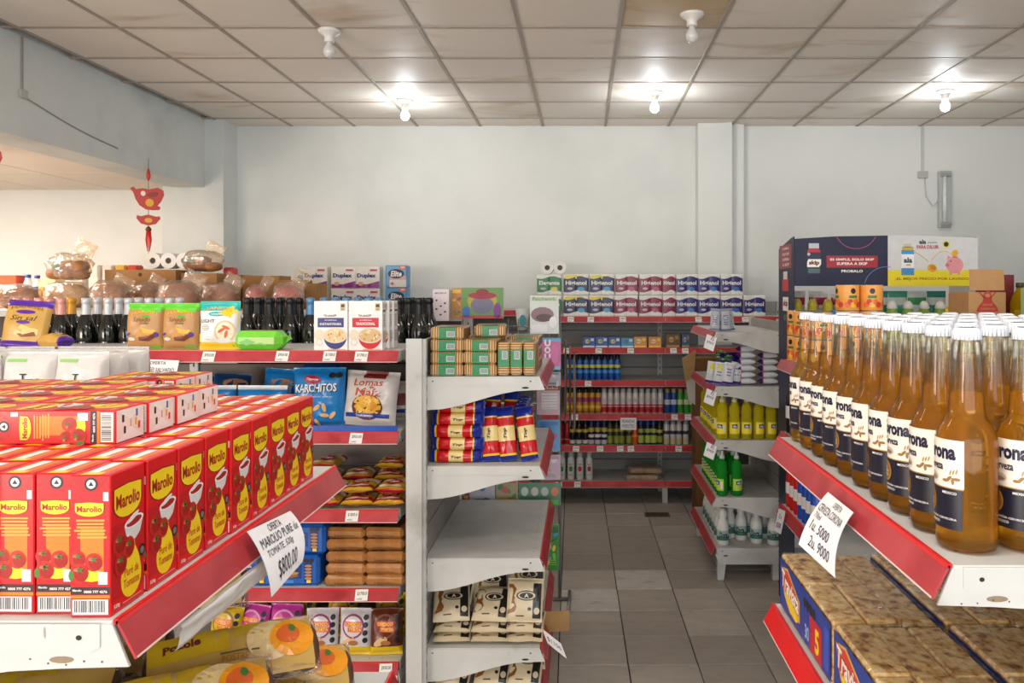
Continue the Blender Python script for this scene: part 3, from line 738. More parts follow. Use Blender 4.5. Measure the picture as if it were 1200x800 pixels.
# ------------------------------------------------------------------ cracker packs under the beer
CRK = noisy('toasted_cracker', [(.30, '#7c4a1c'), (.38, '#b9813c'), (.47, '#dcb06a'), (.66, '#f0d49c')], 60, .5, 3, .35, 90, (1, .8, 1), .2)
CRK_S = stripes('cracker_edges', '#a97f45', '#dcc08a', 40, 'Z', .6, 2)
CF = film('cracker_film', '#ffffff', .35, .15, .0, .6)
BLU, BLU2 = C('#1f3f9c', .3), C('#2c55c4', .3)
def cracker_pack():
    W, Ln, H = .195, .385, .125
    root = obj('cracker_pack', None, None, label='clear wrapped pack of toasted crackers with blue printed side under the beer shelf', cat='crackers', group='cracker packs under the beer')
    for a in range(3):
        for b in range(2):
            MB().box(-W / 2 + a * W / 3 + .001, -W / 2 + (a + 1) * W / 3 - .001, -Ln / 2 + b * Ln / 2 + .001, -Ln / 2 + (b + 1) * Ln / 2 - .001, 0, H - .004 + .003 * sin(a * 2 + b * 1.7), CRK, .004).build('cracker_stack', root)
    fm = MB(); fm.box(-W / 2 - .002, W / 2 + .002, -Ln / 2 - .002, Ln / 2 + .002, -.0005, H + .002, CF, .006); fm.build('clear_wrap', root)
    lb = MB(); S = Fr((-W / 2 - .003, 0, 0), -Y_, Z_)
    lb.rect(S, -Ln / 2 + .005, .008, Ln / 2 - .005, .117, BLU, .0006); lb.rect(S, Ln / 2 - .005, .008, -Ln / 2 + .005, .117, BLU, .0002)
    lb.poly(S, [(-.175, .100), (-.120, .112), (-.02, .075), (-.02, .030), (-.10, .020), (-.15, .045)], C('#e0b056', .35), .0009)
    lb.poly(S, [(-.170, .094), (-.124, .106), (-.03, .072), (-.03, .055), (-.155, .058)], C('#d8432c', .35), .0011)
    lb.text(S, 'Traviata', -.098, .072, .145, .040, C('#f4ece0'), .0014, .03, 0, -.12); lb.text(S, 'Traviata', -.098, .072, .150, .044, C('#a81c20'), .0012, .06, 0, -.12)
    lb.ell(S, -.09, .038, .055, .014, YEL, .0012, 14, rot=-.2)
    for k in range(4): lb.ell(S, .02 + k * .021, .092, .010, .012, BLK, .0012, 8)
    lb.rect(S, .055, .010, .135, .082, C('#c8202c', .35), .0009); lb.text(S, '5', .105, .045, .028, .05, YEL, .0012, .04); lb.text(S, '30', .035, .035, .03, .03, C('#9fc4ee'), .0012, .03)
    lb.rect(S, .15, .02, .18, .1, BLU2, .0009)
    lb.build('printed_side', root)
    return root
CP = Kind(cracker_pack())
for i, (x, y) in enumerate([(D_X + .100, 1.672), (D_X + .100, 1.275), (D_X + .310, 1.672), (D_X + .310, 1.275)]):
    CP.place((x - .004, y, .863), (0, 0, 0), label='wrapped toasted cracker pack with blue printed side, %s' % ['behind the hanging beer sign', 'beside the lower offer sign', 'inner row, under mid beer shelf', 'inner row, beneath the slotted bracket'][i])
# loaf bag end seen under the right shelf
mb = MB(); bag(mb, .22, .20, .10, C('#1a86c0', .25), 5, [(.45, .8, C('#d8d2a0', .3))])
place(mb, 'snack_bag', (D_X + .06, 1.74, .471), (0, 0, R(-80)), 'blue snack bag on the shelf below the crackers', 'snack bag')

# ------------------------------------------------------------------ handwritten signs
PAP = C('#e9e8ea', .7); INK = C('#26242c', .6)
def sheet(name, P, w, h, items, label, cat='sign', n=10, t=.0006):
    """P(u,v)->point for u in 0..1, v in 0..1 (v down); items draw on S in metres from the centre"""
    mb = MB()
    def S(u, v, hh=0):
        a, b = u / w + .5, .5 - v / h; p = P(a, b); e = .01
        du = P(min(1, a + e), b) - P(max(0, a - e), b); dv = P(a, max(0, b - e)) - P(a, min(1, b + e))
        return p + du.cross(dv).normalized() * hh
    mb.rect(S, -w / 2, -h / 2, w / 2, h / 2, PAP, 0, n, n, True)
    vs = [S(-w / 2 + w * i / n, -h / 2 + h * j / n, -t) for j in range(n + 1) for i in range(n + 1)]
    mb.add(vs, [(j * (n + 1) + i, (j + 1) * (n + 1) + i, (j + 1) * (n + 1) + i + 1, j * (n + 1) + i + 1) for j in range(n) for i in range(n)], PAP, True)
    for it in items: it(mb, S)
    return mb.build(name, label=label, cat=cat)
T = lambda s, u, v, w, h, rot=0, b=.0, sh=.15: (lambda mb, S: mb.text(S, s, u, v, w, h, INK, .0012, b, sh, rot))
def quad(TL, TR, BR, BL, bulge=(0, 0, 0)):
    TL, TR, BR, BL, B_ = map(Vector, (TL, TR, BR, BL, bulge))
    return lambda a, b: (TL * (1 - a) + TR * a) * (1 - b) + (BL * (1 - a) + BR * a) * b + B_ * (4 * b * (1 - b)) * (.6 + .4 * a)
P1 = quad((-.506, 1.20, 1.238), (-.506, 1.378, 1.220), (-.458, 1.302, 1.158), (-.458, 1.172, 1.150), (.012, 0, .004))
sheet('price_sign', P1, .175, .115, [T('OFERTA', 0, .046, .05, .014), T('MAROLIO PURE de', 0, .026, .150, .017), T('TOMATE, 520g', -.014, .004, .105, .016), T('$800,00', .0, -.030, .09, .034)], 'white handwritten offer sign draped over the tomato carton shelf rail')
P2 = quad((.437, 1.42, 1.242), (.437, 1.286, 1.243), (.396, 1.25, 1.150), (.370, 1.366, 1.166), (-.010, 0, .004))
sheet('price_sign', P2, .14, .115, [T('OFERTA', .01, .046, .04, .011), T('CERVEZA CORONA', 0, .028, .115, .015), T('710ml', -.040, .011, .03, .011), T('1u. 5000', -.01, -.008, .085, .019), T('2u. 9000', .005, -.035, .085, .020)], 'white handwritten offer sign hanging from the beer shelf rail')
def P3(a, b): return Vector((D_X - .045 - .022 * b, 1.50 - .17 * a - .02 * b, .858 - .02 * 0 - .11 * b + .01 * a))
sheet('price_sign', P3, .15, .11, [T('OFERTA', 0, .035, .06, .016), T('CALLETITAS', 0, .008, .12, .02), T('$2500', 0, -.025, .08, .03)], 'white handwritten offer sign on the red rail under the crackers')
def P4(a, b): return Vector((ax(162, 3.0) + .155 * a - .012 * (1 - a) * b * 0 - .012 * b, 3.0 - .008 * b, 1.345 - .078 * b - .006 * a))
sheet('price_sign', P4, .155, .078, [T('OFERTA', 0, .027, .06, .012), T('HANISEI SALVADO', 0, .002, .13, .015), T('200 gr.', -.04, -.022, .05, .012)], 'white handwritten offer sign hanging under the toast packs')
def P5(a, b): return Vector((E_X + .006 + .022 * b + .075 * a, 3.10 - .02 * a, .232 + .055 - .05 * a - .058 * b))
sheet('price_sign', P5, .08, .06, [T('$1150', 0, .0, .06, .022)], 'small white price sign beside the brown and white bags')
def P6(a, b): return Vector((ax(727, 5.955) + .12 * a, 5.955, .668 - .045 - .0 * a - .09 * b + .03))
sheet('price_sign', P6, .12, .09, [T('PLANTAS', 0, .02, .095, .022), T('INSECTIC.', 0, -.015, .095, .022)], 'small printed notice on the middle rail of the wall shelf')
# ------------------------------------------------------------------ packages on the long shelf (B)
def put(name, me, loc, rot, label, cat, group=None, scale=None): return rest(obj(name, me, None, loc, rot, label=label, cat=cat, group=group, scale=scale), loc[2])
def toast_bag(kind):
    w, h, t = (.146, .186, .062); mb = MB(); TAN = C('#b88a54', .35); GR = C('#5fc62e', .3)
    if kind == 'bran':
        S = bag(mb, w, h, t, TAN, 1, [(.86, 1, GR), (0, .05, C('#a67a46', .35))], seam=.05, pinch=.0, edge=.28)
        mb.rect(S, -.01, .150, .066, .166, GR, .001, 6, 2); mb.rect(S, .02, .006, .066, .016, GR, .001, 5, 1)
        mb.text(S, 'HANISEI', .004, .143, .10, .012, C('#f2b41c'), .0012, .0, 0, 0, .008)
        mb.text(S, 'Salvado', -.005, .121, .07, .018, C('#5a3418'), .0012, .0, .3); mb.text(S, 'Doble', .006, .106, .036, .011, C('#5a3418'), .0012, .0, .3)
        mb.poly(S, [(-.03, .048), (-.005, .09), (.055, .075), (.045, .055), (.0, .04)], C('#c98d3c'), .0014)
        mb.poly(S, [(-.018, .05), (.04, .062), (.05, .05), (.025, .034), (-.015, .036)], C('#6e3014'), .0018); mb.poly(S, [(-.006, .088), (.052, .078), (.04, .064), (.005, .066)], C('#edb43c'), .0017)
        mb.ell(S, .052, .060, .010, .010, C('#54388c'), .002, 10, rot=.5); mb.ell(S, -.058, .062, .010, .005, C('#54388c'), .002, 10, rot=.5); mb.ell(S, -.045, .043, .014, .007, C('#e4ddd0'), .0014)
        mb.ell(S, .012, .132, .016, .006, C('#4ea62c'), .0012)
    elif kind == 'light':
        TL, WH, YL = C('#23b2a8', .3), C('#dfe0e2', .35), C('#f0c81c', .3)
        S = bag(mb, w, h, t, WH, 2, [(.80, 1, TL), (0, .16, YL)], seam=.05, pinch=.0, edge=.28)
        mb.poly(S, [(-.07, .03), (-.07, .062), (-.03, .04), (.02, .03)], YL, .0012)
        mb.poly(S, [(.0, .14), (.05, .168), (.068, .15), (.068, .09), (.04, .125)], YL, .0013)
        mb.text(S, 'HANISEI', -.004, .150, .10, .013, C('#e8a41c'), .0016, .0, 0, 0, .01); mb.ell(S, -.004, .137, .030, .009, TL, .0014, 14); mb.text(S, 'tostadas', -.004, .137, .04, .007, WH, .0018, .02)
        mb.text(S, 'LIGHT', -.036, .110, .05, .014, C('#4a3c30'), .0014, .01); lines(mb, S, -.044, .085, .03, .024, 4, C('#a4a2a0'), .0013)
        mb.ell(S, .026, .070, .038, .042, C('#e2b784'), .0014, 18, rings=3); mb.ell(S, .026, .070, .032, .036, C('#f0dfc2'), .0018, 18, rings=3)
        for k, (a, b, ro) in enumerate(((.015, .075, .6), (.03, .085, -.5), (.03, .06, 1.3))): mb.ell(S, a, b, .016, .006, C('#d8663a'), .0024, 10, rot=ro)
        mb.ell(S, .02, .034, .03, .009, WH, .002, 12)
    elif kind == 'nosalt':
        PU, GD = C('#5a2c9c', .3), C('#c49a4c', .35)
        S = bag(mb, w, h, t, GD, 3, [(.85, 1, PU), (0, .13, PU)], seam=.05, pinch=.0, edge=.28)
        mb.text(S, 'HANISEI', 0, .150, .10, .012, C('#7a4c1c'), .0014, 0, 0, 0, .008); mb.ell(S, 0, .136, .032, .008, PU, .0013)
        mb.text(S, 'Sin sal', -.002, .112, .085, .020, C('#4c3018'), .0014, 0, .3); mb.ell(S, 0, .095, .022, .007, PU, .0014)
        mb.poly(S, [(-.03, .05), (-.005, .085), (.05, .07), (.05, .05), (0, .04)], C('#e4c27c'), .0014); mb.poly(S, [(-.016, .05), (.04, .06), (.045, .045), (0, .038)], C('#7c3c18'), .0018)
    return mb.mesh('toast_pack')
ty = B_Y + .045
for k, (px, kind, rz, lab) in enumerate([(171, 'bran', 2, 'tan and green bran toast pack beside the silver topped bottles'), (212.5, 'bran', -1, 'tan and green bran toast pack beside the teal and yellow pack'), (258, 'light', 5, 'white, teal and yellow light toast pack standing on the long shelf')]):
    rest(obj('toast_pack', toast_bag(kind), None, (ax(px, ty), ty, 1.3725), (R(-3), 0, R(rz)), scale=(.95 if kind == 'bran' else 1.03, 1, .97 if kind == 'bran' else 1.01), label=lab, cat='toast pack', group='toast packs'), 1.3725)
ns = toast_bag('nosalt')
rest(obj('toast_pack', ns, None, (ax(22, ty), ty + .02, 1.3725), (R(-14), R(4), R(8)), label='purple and gold toast pack leaning back at the end of the long shelf', cat='toast pack', group='toast packs', scale=(1.12, 1, 1.02)), 1.3725)
rest(obj('toast_pack', ns, None, (ax(60, ty) + .045, ty + .035, 1.3725 + .036), (R(-90), R(0), R(78)), label='purple and gold toast pack lying flat beside the leaning one', cat='toast pack', group='toast packs', scale=(.55, 1, .66)), 1.3725)
mb = MB(); GP = C('#74cc38', .3); mb.box(-.095, .095, -.05, .05, 0, .074, GP, .024); S = Fr((0, -.05, 0), X_, Z_)
mb.rect(Fr((0, 0, .074), X_, Y_), -.06, -.026, .07, .026, C('#a88a58', .35), .0008); mb.rect(S, -.03, .026, .070, .050, C('#9cbf66', .35), .0008); mb.poly(S, [(-.07, .03), (-.035, .045), (0, .03), (-.035, .018)], C('#4fa828', .35), .001); mb.poly(S, [(0, .026), (.02, .03), (.045, .018)], C('#4fa828', .35), .001)
for s_ in (-1, 1): mb.add([(s_ * .095, -.035, .010), (s_ * .108, -.03, .03), (s_ * .108, .03, .04), (s_ * .095, .035, .06)], [(0, 1, 2, 3)], GP)
place(mb, 'toast_pack', (ax(307, 3.10), 3.10, 1.3725), (0, 0, R(-3)), 'bright green toast pack lying flat in front of the black bottles', 'toast pack', 'toast packs')

def oat_box(kind):
    w, d, h = .134, .056, .192; mb = MB(); cc = C('#2c2f74', .35) if kind == 0 else C('#c81c2c', .35)
    mb.box(-w / 2, w / 2, -d / 2, d / 2, 0, h, C('#e8e6e2', .4), .0015); f = faces(w, d, h); S = f['F']
    mb.text(S, 'QUAKER', -.002, .137, .052, .009, C('#1c2038'), .0008, .02, 0, 0, -.003)
    mb.rect(S, .038, .155, .058, .184, C('#c9b48a'), .0006); mb.rect(S, .041, .168, .055, .180, C('#4c4030'), .0008); lines(mb, S, .048, .160, .014, .008, 2, C('#6a5840'), .0009)
    mb.rect(S, -.052, .090, .052, .127, cc, .0006); mb.text(S, ['AVENA', 'AVENA'][kind], 0, .118, .05, .005, C('#d8dce8'), .0009, .01)
    mb.text(S, ['INSTANTÁNEA', 'TRADICIONAL'][kind], 0, .104, [.086, .076][kind], .011, WHT, .0009, .02)
    mb.ell(S, -.045, .06, .02, .022, C('#dfd2ba'), .0006, 12); mb.ell(S, -.045, .032, .014, .014, C('#d4ccc0'), .0007, 12); mb.ell(S, -.045, .032, .010, .010, C('#e6e2da'), .0008, 12)
    bu = .018
    mb.ell(S, bu, .055, .046, .050, cc, .0010, 14, pi, 2 * pi); mb.ell(S, bu, .058, .0485, .030, C('#d9cfc0'), .0012, 20); mb.ell(S, bu, .058, .044, .026, C('#dcc79c') if kind == 0 else C('#d3b27c'), .0014, 20)
    rr_ = random.Random(kind)
    for q in range(26):
        a, b = rr_.uniform(-1, 1), rr_.uniform(-1, 1)
        if a * a + b * b > .8: continue
        mb.ell(S, bu + a * .042, .058 + b * .024, .005, .0035, rr_.choice([C('#eedfb8'), C('#b98844'), C('#e4cd94')] if kind else [C('#e8a03c'), C('#dc6c2c'), C('#efe2b8'), C('#c9b43c')]), .0016 + q * .00001, 7, rot=a * 3)
    mb.rect(S, -.01, .002, .06, .006, C('#cfae84'), .0006)
    for key in 'RL':
        S2 = f[key]; mb.rect(S2, -.022, .150, .022, .158, C('#4a4a52'), .0006); mb.rect(S2, -.02, .165, .02, .182, C('#cdb4b0'), .0006); lines(mb, S2, 0, .115, .04, .05, 7, C('#9a9794'), .0006); mb.rect(S2, -.02, .03, .02, .075, C('#b9b4ae'), .0006)
    return mb.mesh('oat_box')
OB = [oat_box(0), oat_box(1)]
for k, (px, dy, z, q, lab) in enumerate([(391, 0, 0, 0, 'white oats box with a blue band at the front of the long shelf'), (431, 0, 0, 1, 'white oats box with a red band at the front of the long shelf'), (434, .062, 0, 1, 'white oats box directly behind the red banded oats box'), (436, .124, 0, 1, 'white oats box at the back of the red banded oats row'), (393, .062, 0, 0, 'white oats box directly behind the blue banded oats box')]):
    obj('oat_box', OB[q], None, (ax(px, 3.09), 3.09 + dy - .005, 1.3725), (0, 0, R([-1, 1, 3, -2, 1][k])), label=lab, cat='cereal box', group='oats boxes', scale=(.97, 1, .985))

# ------------------------------------------------------------------ sparkling wine and dark bottles behind
def wine(foil, hexf, body='#10140f', h=.32, neck=None):
    D_ = C(body, .08, 0, .8); F_ = C(hexf, .3, .25)
    mb = MB().lathe([(.038, 0), (.042, .006), (.042, .16, D_), (.040, .18), (.034, .205), (.026, .228), (.0205, .245)], D_, 20, caps=False)
    o = obj('wine_bottle', mb.mesh('wine_bottle'), None, label='x', cat='bottle')
    MB().lathe([(.0215, .238), (.020, .25), (.0172, .285), (.0165, .292), (.019, .297), (.019, .312), (.0165, .318), (.006, .3205), (0, .3205)], F_, 20, caps=False).build('foil', o)
    if neck: MB().lathe([(.0240, .228), (.0225, .234), (.0222, .240)], C(neck, .3, .5), 18, caps=False).build('neck_band', o)
    return Kind(o)
WK = dict(silver=wine('s', '#c9ccd0'), pink=wine('p', '#e09a90'), gold=wine('g', '#d9a032'), black=wine('b', '#1c1c1e', neck='#8d8468'), blue=wine('bl', '#5b93c4'))
WNAME = dict(silver='silver foiled sparkling wine bottle', pink='pink foiled sparkling wine bottle', gold='gold foiled sparkling wine bottle', black='dark bottle with black foil', blue='pale blue foiled sparkling wine bottle')
def wineput(kind, px, Y, where, grp): WK[kind].place((ax(px, Y), Y, 1.2505), (0, 0, R(rnd.uniform(0, 360))), label=WNAME[kind] + ' ' + where, group=grp)
Yb = 3.585
def winerow(kind, pxs, where, grp, y=Yb):
    for i, px in enumerate(pxs): wineput(kind, px, y + .088 * (i % 2), where % ORD[i], grp)
winerow('pink', (21, 33, 46, 59, 72), 'behind the purple toast packs, %s from the far end', 'foiled bottles')
wineput('gold', 84, Yb + .088, 'beside the pink foiled bottles', 'foiled bottles')
winerow('silver', (101, 114.5, 127, 139.5, 151, 163, 175, 187, 199, 211), '%s from the gold foiled one', 'foiled bottles')
winerow('black', (290, 303, 316, 328, 340, 351), 'beside the teal toast pack, %s toward the oats', 'black foiled bottles by the oats')
winerow('black', (294, 306, 318, 330, 342), 'inner row beside the teal toast pack, %s toward the oats', 'black foiled bottles by the oats', Yb + .178)
wineput('blue', 364, Yb, 'standing alone beside the blue banded oats box', 'foiled bottles')
winerow('blue', (380, 393, 406, 419, 432, 445), 'behind the oats boxes, %s from the black ones', 'blue foiled bottles behind the oats', Yb + .085)
winerow('black', (467, 479, 491, 503), 'between oats and crispbread, %s from the oats', 'black foiled bottles by the crispbread')
winerow('black', (471, 483, 495), 'inner row between oats and crispbread, %s from the oats', 'black foiled bottles by the crispbread', Yb + .178)

# ------------------------------------------------------------------ second shelf: crisps
def crisps(w, h, t, base, seed, fn, bands=(), seam=.05, wr=.22):
    mb = MB(); S = bag(mb, w, h, t, base, seed, bands, seam=seam, wr=wr, edge=.42, pinch=.03); fn(mb, S); return mb
SB = C('#1479c0', .22); DB = C('#123a66', .25)
def d_karch(mb, S):
    mb.ell(S, -.02, .190, .034, .016, C('#b0203c', .3), .0018, 14, rings=3, rot=-.12); mb.text(S, 'Gigante', -.02, .190, .045, .011, WHT, .0026, .02, 0, -.12)
    mb.text(S, 'KARCHITOS', -.004, .153, .165, .034, C('#26343c'), .0022, .05, 0, .03); mb.text(S, 'KARCHITOS', -.006, .156, .162, .032, C('#eef0f2'), .0028, .02, 0, .03)
    mb.text(S, 'sabor queso', .02, .122, .08, .010, C('#bfe0f4'), .0024, .0)
    for k in range(9): mb.ell(S, -.06 + .03 * (k % 5), .02 + .03 * (k // 3), .018, .008, C('#e0b070', .4), .0022 + k * .0001, 9, rot=k)
    for k in range(2): mb.ell(S, .055 + k * .026, .205, .014, .011, BLK, .0022, 10)
yk = B_Y + .10
place(crisps(.205, .235, .09, SB, 11, d_karch), 'snack_bag', (ax(374, yk), yk, 1.063), (R(-4), 0, R(3)), 'blue corn snack bag with bold white lettering beside the maize flakes', 'snack bag', 'blue snack bags')
def d_lom(mb, S):
    mb.rect(S, -.03, .185, .06, .215, C('#7c1c18', .3), .0018, 6, 3); mb.text(S, 'Lomas', -.005, .168, .12, .030, C('#e4e0dc'), .0022, .06, .1, .03); mb.text(S, 'Lomas', -.005, .168, .118, .028, C('#bf4420'), .0028, .02, .1, .03)
    mb.text(S, 'de', .012, .150, .02, .012, C('#bf4420'), .0028); mb.text(S, 'Maíz', 0, .130, .105, .034, C('#e4e0dc'), .0024, .06, .1); mb.text(S, 'Maíz', 0, .130, .103, .032, C('#bf4420'), .0030, .02, .1)
    mb.ell(S, .0, .072, .062, .050, C('#5c2416'), .0018, 18, rings=3); mb.ell(S, .0, .076, .056, .042, C('#e6ad34'), .0022, 18, rings=3)
    rr_ = random.Random(2)
    for k in range(16): mb.ell(S, rr_.uniform(-.04, .04), .076 + rr_.uniform(-.026, .026), .012, .008, rr_.choice([C('#f0c54c'), C('#d9922c'), C('#f5d67c')]), .0026, 8, rot=k)
    mb.rect(S, -.088, .032, .088, .048, C('#243a94', .3), .0030, 14, 2); mb.text(S, 'Tradicionales', -.01, .040, .07, .009, WHT, .0036, .01, .1)
place(crisps(.215, .215, .10, C('#d4ccc6', .22), 12, d_lom), 'snack_bag', (ax(432, yk), yk, 1.063), (R(-10), R(3), R(-4)), 'pale maize flakes bag with red lettering and blue ribbon', 'snack bag')
mm = crisps(.19, .16, .09, C('#cfc4bd', .22), 13, lambda mb, S: (mb.rect(S, -.05, .06, .05, .11, C('#8c2420'), .0018, 6, 4), mb.rect(S, -.08, .03, .08, .045, C('#243a94'), .0018, 8, 1)))
place(mm, 'snack_bag', (ax(463, 3.32), 3.32, 1.063), (R(-6), 0, R(10)), 'pale maize flakes bag half hidden behind the front one', 'snack bag')
def d_oct(mb, S):
    for k in range(2): mb.ell(S, .03 + k * .033, .118, .015, .013, BLK, .0018, 8); mb.rect(S, .02 + k * .033, .115, .04 + k * .033, .121, C('#8d8a88'), .0022)
    mb.ell(S, -.02, .100, .018, .008, C('#c02c34'), .0018, 12); mb.text(S, 'Gigantes', -.02, .078, .12, .024, WHT, .0024, .02)
for i, (px, Y, rz, lab) in enumerate(((245, 3.13, 3, 'blue snack bag with white top fold next to the dark shelf back'), (306, 3.13, -2, 'blue snack bag with white top fold beside the bold lettered bag'))):
    place(crisps(.20, .165, .09, SB, 14 + i, d_oct, [(.90, 1, C('#d9e0e6', .3))]), 'snack_bag', (ax(px, Y), Y, 1.063), (R(-6), 0, R(rz)), lab, 'snack bag', 'blue snack bags')
for i, (px, Y, rz, h, m) in enumerate(((268, 3.30, 5, .19, DB), (325, 3.31, -6, .21, SB), (372, 3.33, 4, .25, DB), (228, 3.33, 0, .18, DB))):
    place(crisps(.15, h, .07, m, 17 + i, lambda mb, S: mb.ell(S, .02, .15, .05, .02, C('#a8764c'), .0018, 12)), 'snack_bag', (ax(px, Y), Y, 1.063), (R(-8), R(3), R(rz)), ['dark blue snack bag behind the white folded pair', 'blue snack bag with brown chip picture at the shelf back', 'dark blue snack bag behind the bold lettered bag', 'dark blue snack bag farthest along the second shelf'][i], 'snack bag', 'blue snack bags')
MB().box(ax(290, 3.03), ax(465, 3.03), 3.038, 3.044, 1.0635, 1.087, C('#1f4fa8', .3), .001).build('shelf_edge_strip', label='blue plastic strip standing on the edge of the crisps shelf', cat='edge strip')

# ------------------------------------------------------------------ third shelf: red and yellow snack sachets
def sachet(seed):
    mb = MB(); rr_ = random.Random(seed); YB, RB, WB_ = C('#c99a2c', .2), C('#b01c24', .2), C('#d9d0c4', .22)
    S = bag(mb, .155, .20, .045, YB, seed, [(.0, .10, RB), (.55, .72, WB_), (.72, .86, RB)] if seed % 2 else [(.12, .3, RB), (.62, .8, WB_)], wr=.35, seam=.06)
    mb.ell(S, 0, .085, .045, .03, RB, .0015, 12, rings=2); mb.text(S, 'Palitos', 0, .085, .06, .016, WHT, .0022, .02)
    mb.ell(S, .02, .15, .03, .014, C('#e6bc54', .25), .0016, 10, rings=2); mb.rect(S, -.06, .035, .05, .05, C('#e4d8c8'), .0016, 6, 1)
    return mb.mesh('snack_sachet')
SM = [sachet(k) for k in range(3)]
r = random.Random(9)
for lay in range(3):
    for k, px in enumerate((345, 385, 425, 461)):
        for d in range(2):
            if lay == 2 and (k in (0, 2) or d == 0): continue
            Y = 3.045 + d * .172 + .01 * lay
            put('snack_sachet', SM[(lay + k + d) % 3], (ax(px, Y + .08) + r.uniform(-.004, .004), Y, .7655 + lay * .047 + .008 * d), (R(-90 + r.uniform(1, 4)), R(r.uniform(-1, 1)), R(r.uniform(-6, 6))),
                'red and yellow snack sachet, %s layer, %s column, %s' % (['bottom', 'middle', 'top'][lay], ORD[k], ['at the rail', 'behind'][d]), 'snack bag', 'snack sachets, %s layer' % ['bottom', 'middle', 'top'][lay], (.80, .85, .82))
# ------------------------------------------------------------------ fourth shelf: blue biscuit packs and brown biscuits
def blue_bisc():
    mb = MB(); B1, B2 = C('#1b5fb8', .22), C('#163a80', .25); w, d, h = .155, .11, .115
    mb.box(-w / 2, w / 2, -d / 2, d / 2, 0, h, B1, .012); S = Fr((0, -d / 2, 0), X_, Z_)
    mb.rect(S, -.06, .03, .01, .085, B2, .0008); mb.text(S, 'Pepitos', -.03, .075, .055, .014, C('#cfe0f4'), .0012, .02); mb.ell(S, -.03, .048, .03, .007, C('#b98a54'), .0012, 12, rot=.1); mb.ell(S, -.03, .038, .03, .006, C('#8d5c30'), .0013, 12, rot=.1)
    mb.rect(S, .02, .016, .052, .10, B2, .0008)
    for k in range(5): mb.ell(S, .036, .030 + k * .012, .014, .005, C('#b98450'), .0012 + .0002 * k, 10)
    for k in range(2): mb.ell(S, .026 + k * .022, .098, .010, .009, BLK, .0016, 8)
    mb.rect(S, .030, .013, .046, .024, YEL, .0020); mb.rect(S, -.07, .012, -.02, .024, C('#3a84d4'), .0010)
    return mb.mesh('biscuit_pack')
BB = blue_bisc()
for i, (px, lay, dy) in enumerate(((250, 0, 0), (303, 0, 0), (356, 0, 0), (365, 1, .02), (313, 1, .03), (372, 0, .13), (378, 1, .15), (318, 0, .13))):
    Y = B_Y + .075 + dy
    obj('biscuit_pack', BB, None, (ax(px, Y), Y, .467 + lay * .1155), (0, 0, R([1, -2, 1, -5, 4, 2, -3, 0][i])), label='blue biscuit pack, %s' % ['bottom layer, farthest from the brown biscuits', 'bottom layer, middle of three', 'bottom layer, nearest the brown biscuits', 'upper layer, nearest the brown biscuits', 'upper layer, second from the brown biscuits', 'back row, below another pack', 'back row, upper layer', 'back row, behind the middle one'][i], cat='biscuits', group='blue biscuit packs')
BR = noisy('brown_wafer', [(.3, '#8f5c30'), (.6, '#b67c44'), (.8, '#c68f56')], 18, .3, 4)
mb = MB(); w, d, h = .155, .14, .042
mb.box(-w / 2, w / 2, -d / 2, d / 2, 0, h, BR, .012); S = Fr((0, 0, h), X_, Y_); mb.rect(S, -.06, -.05, .06, .05, C('#6c4428', .3), .0006)
for k in range(2): mb.ell(S, -.045 + k * .03, -.04, .012, .014, BLK, .001, 8)
mb.ell(S, .02, 0, .035, .018, C('#4a4a86', .3), .001, 12); S = Fr((0, -d / 2, 0), X_, Z_); mb.text(S, 'Vainillas', .0, .014, .08, .008, C('#5c3418'), .0008, 0, .3)
WM = mb.mesh('wafer_pack')
for c, px in enumerate((410, 456)):
    for lay in range(5):
        Y = B_Y + .085 + .01 * (lay // 2) + (.02 if lay > 2 else 0)
        obj('wafer_pack', WM, None, (ax(px, Y) + rnd.uniform(-.004, .004), Y, .467 + lay * .0425), (0, 0, R(rnd.uniform(-4, 4))), label='brown biscuit pack, %s up in the stack %s' % (ORD[lay], ['beside the blue packs', 'beside the white post']['01'.index(str(c))]), cat='biscuits', group='brown biscuit packs')
for c, px in enumerate((415, 452)):
    for lay in range(4):
        Y = B_Y + .30
        obj('wafer_pack', WM, None, (ax(px, Y), Y, .467 + lay * .0425), (0, 0, R(rnd.uniform(-4, 4))), label='brown biscuit pack in the back stack %s, %s from the bottom' % (['near the blue packs', 'near the white post'][c], ORD[lay]), cat='biscuits', group='brown biscuit packs')
# ------------------------------------------------------------------ bottom shelf: small cakes
def cake(base, low, ring, w=.125, h=.175):
    def fn(mb, S):
        mb.ell(S, -.004, .112, .044, .045, ring, .0016, 18, rings=3); mb.ell(S, -.004, .112, .037, .038, base, .0020, 18, rings=3)
        mb.rect(S, -.036, .112, .030, .130, C('#d8541c', .3), .0026, 6, 2); mb.text(S, 'CHOCO', -.003, .121, .060, .012, C('#f4c43c'), .0032, .03); mb.rect(S, -.024, .092, .034, .110, C('#d8541c', .3), .0026, 6, 2); mb.text(S, 'TORTA', .005, .101, .050, .012, C('#f4c43c'), .0032, .03)
        for k in range(4): mb.ell(S, .045, .06 + k * .028, .010, .011, BLK, .0026, 8)
        mb.ell(S, -.02, .055, .03, .014, C('#d8b284'), .0018, 10, rot=.5); mb.ell(S, .0, .05, .02, .01, C('#a86c3c'), .0022, 10)
    return crisps(w, h, .06, base, 30 + len(MATS) % 7, fn, [(0, .20, low)], wr=.14)
PKC, WHC, BRC, YLC = C('#c23a9c', .2), C('#cfcacc', .22), C('#5c2c1c', .2), C('#d6b41c', .22)
yc = B_Y + .06
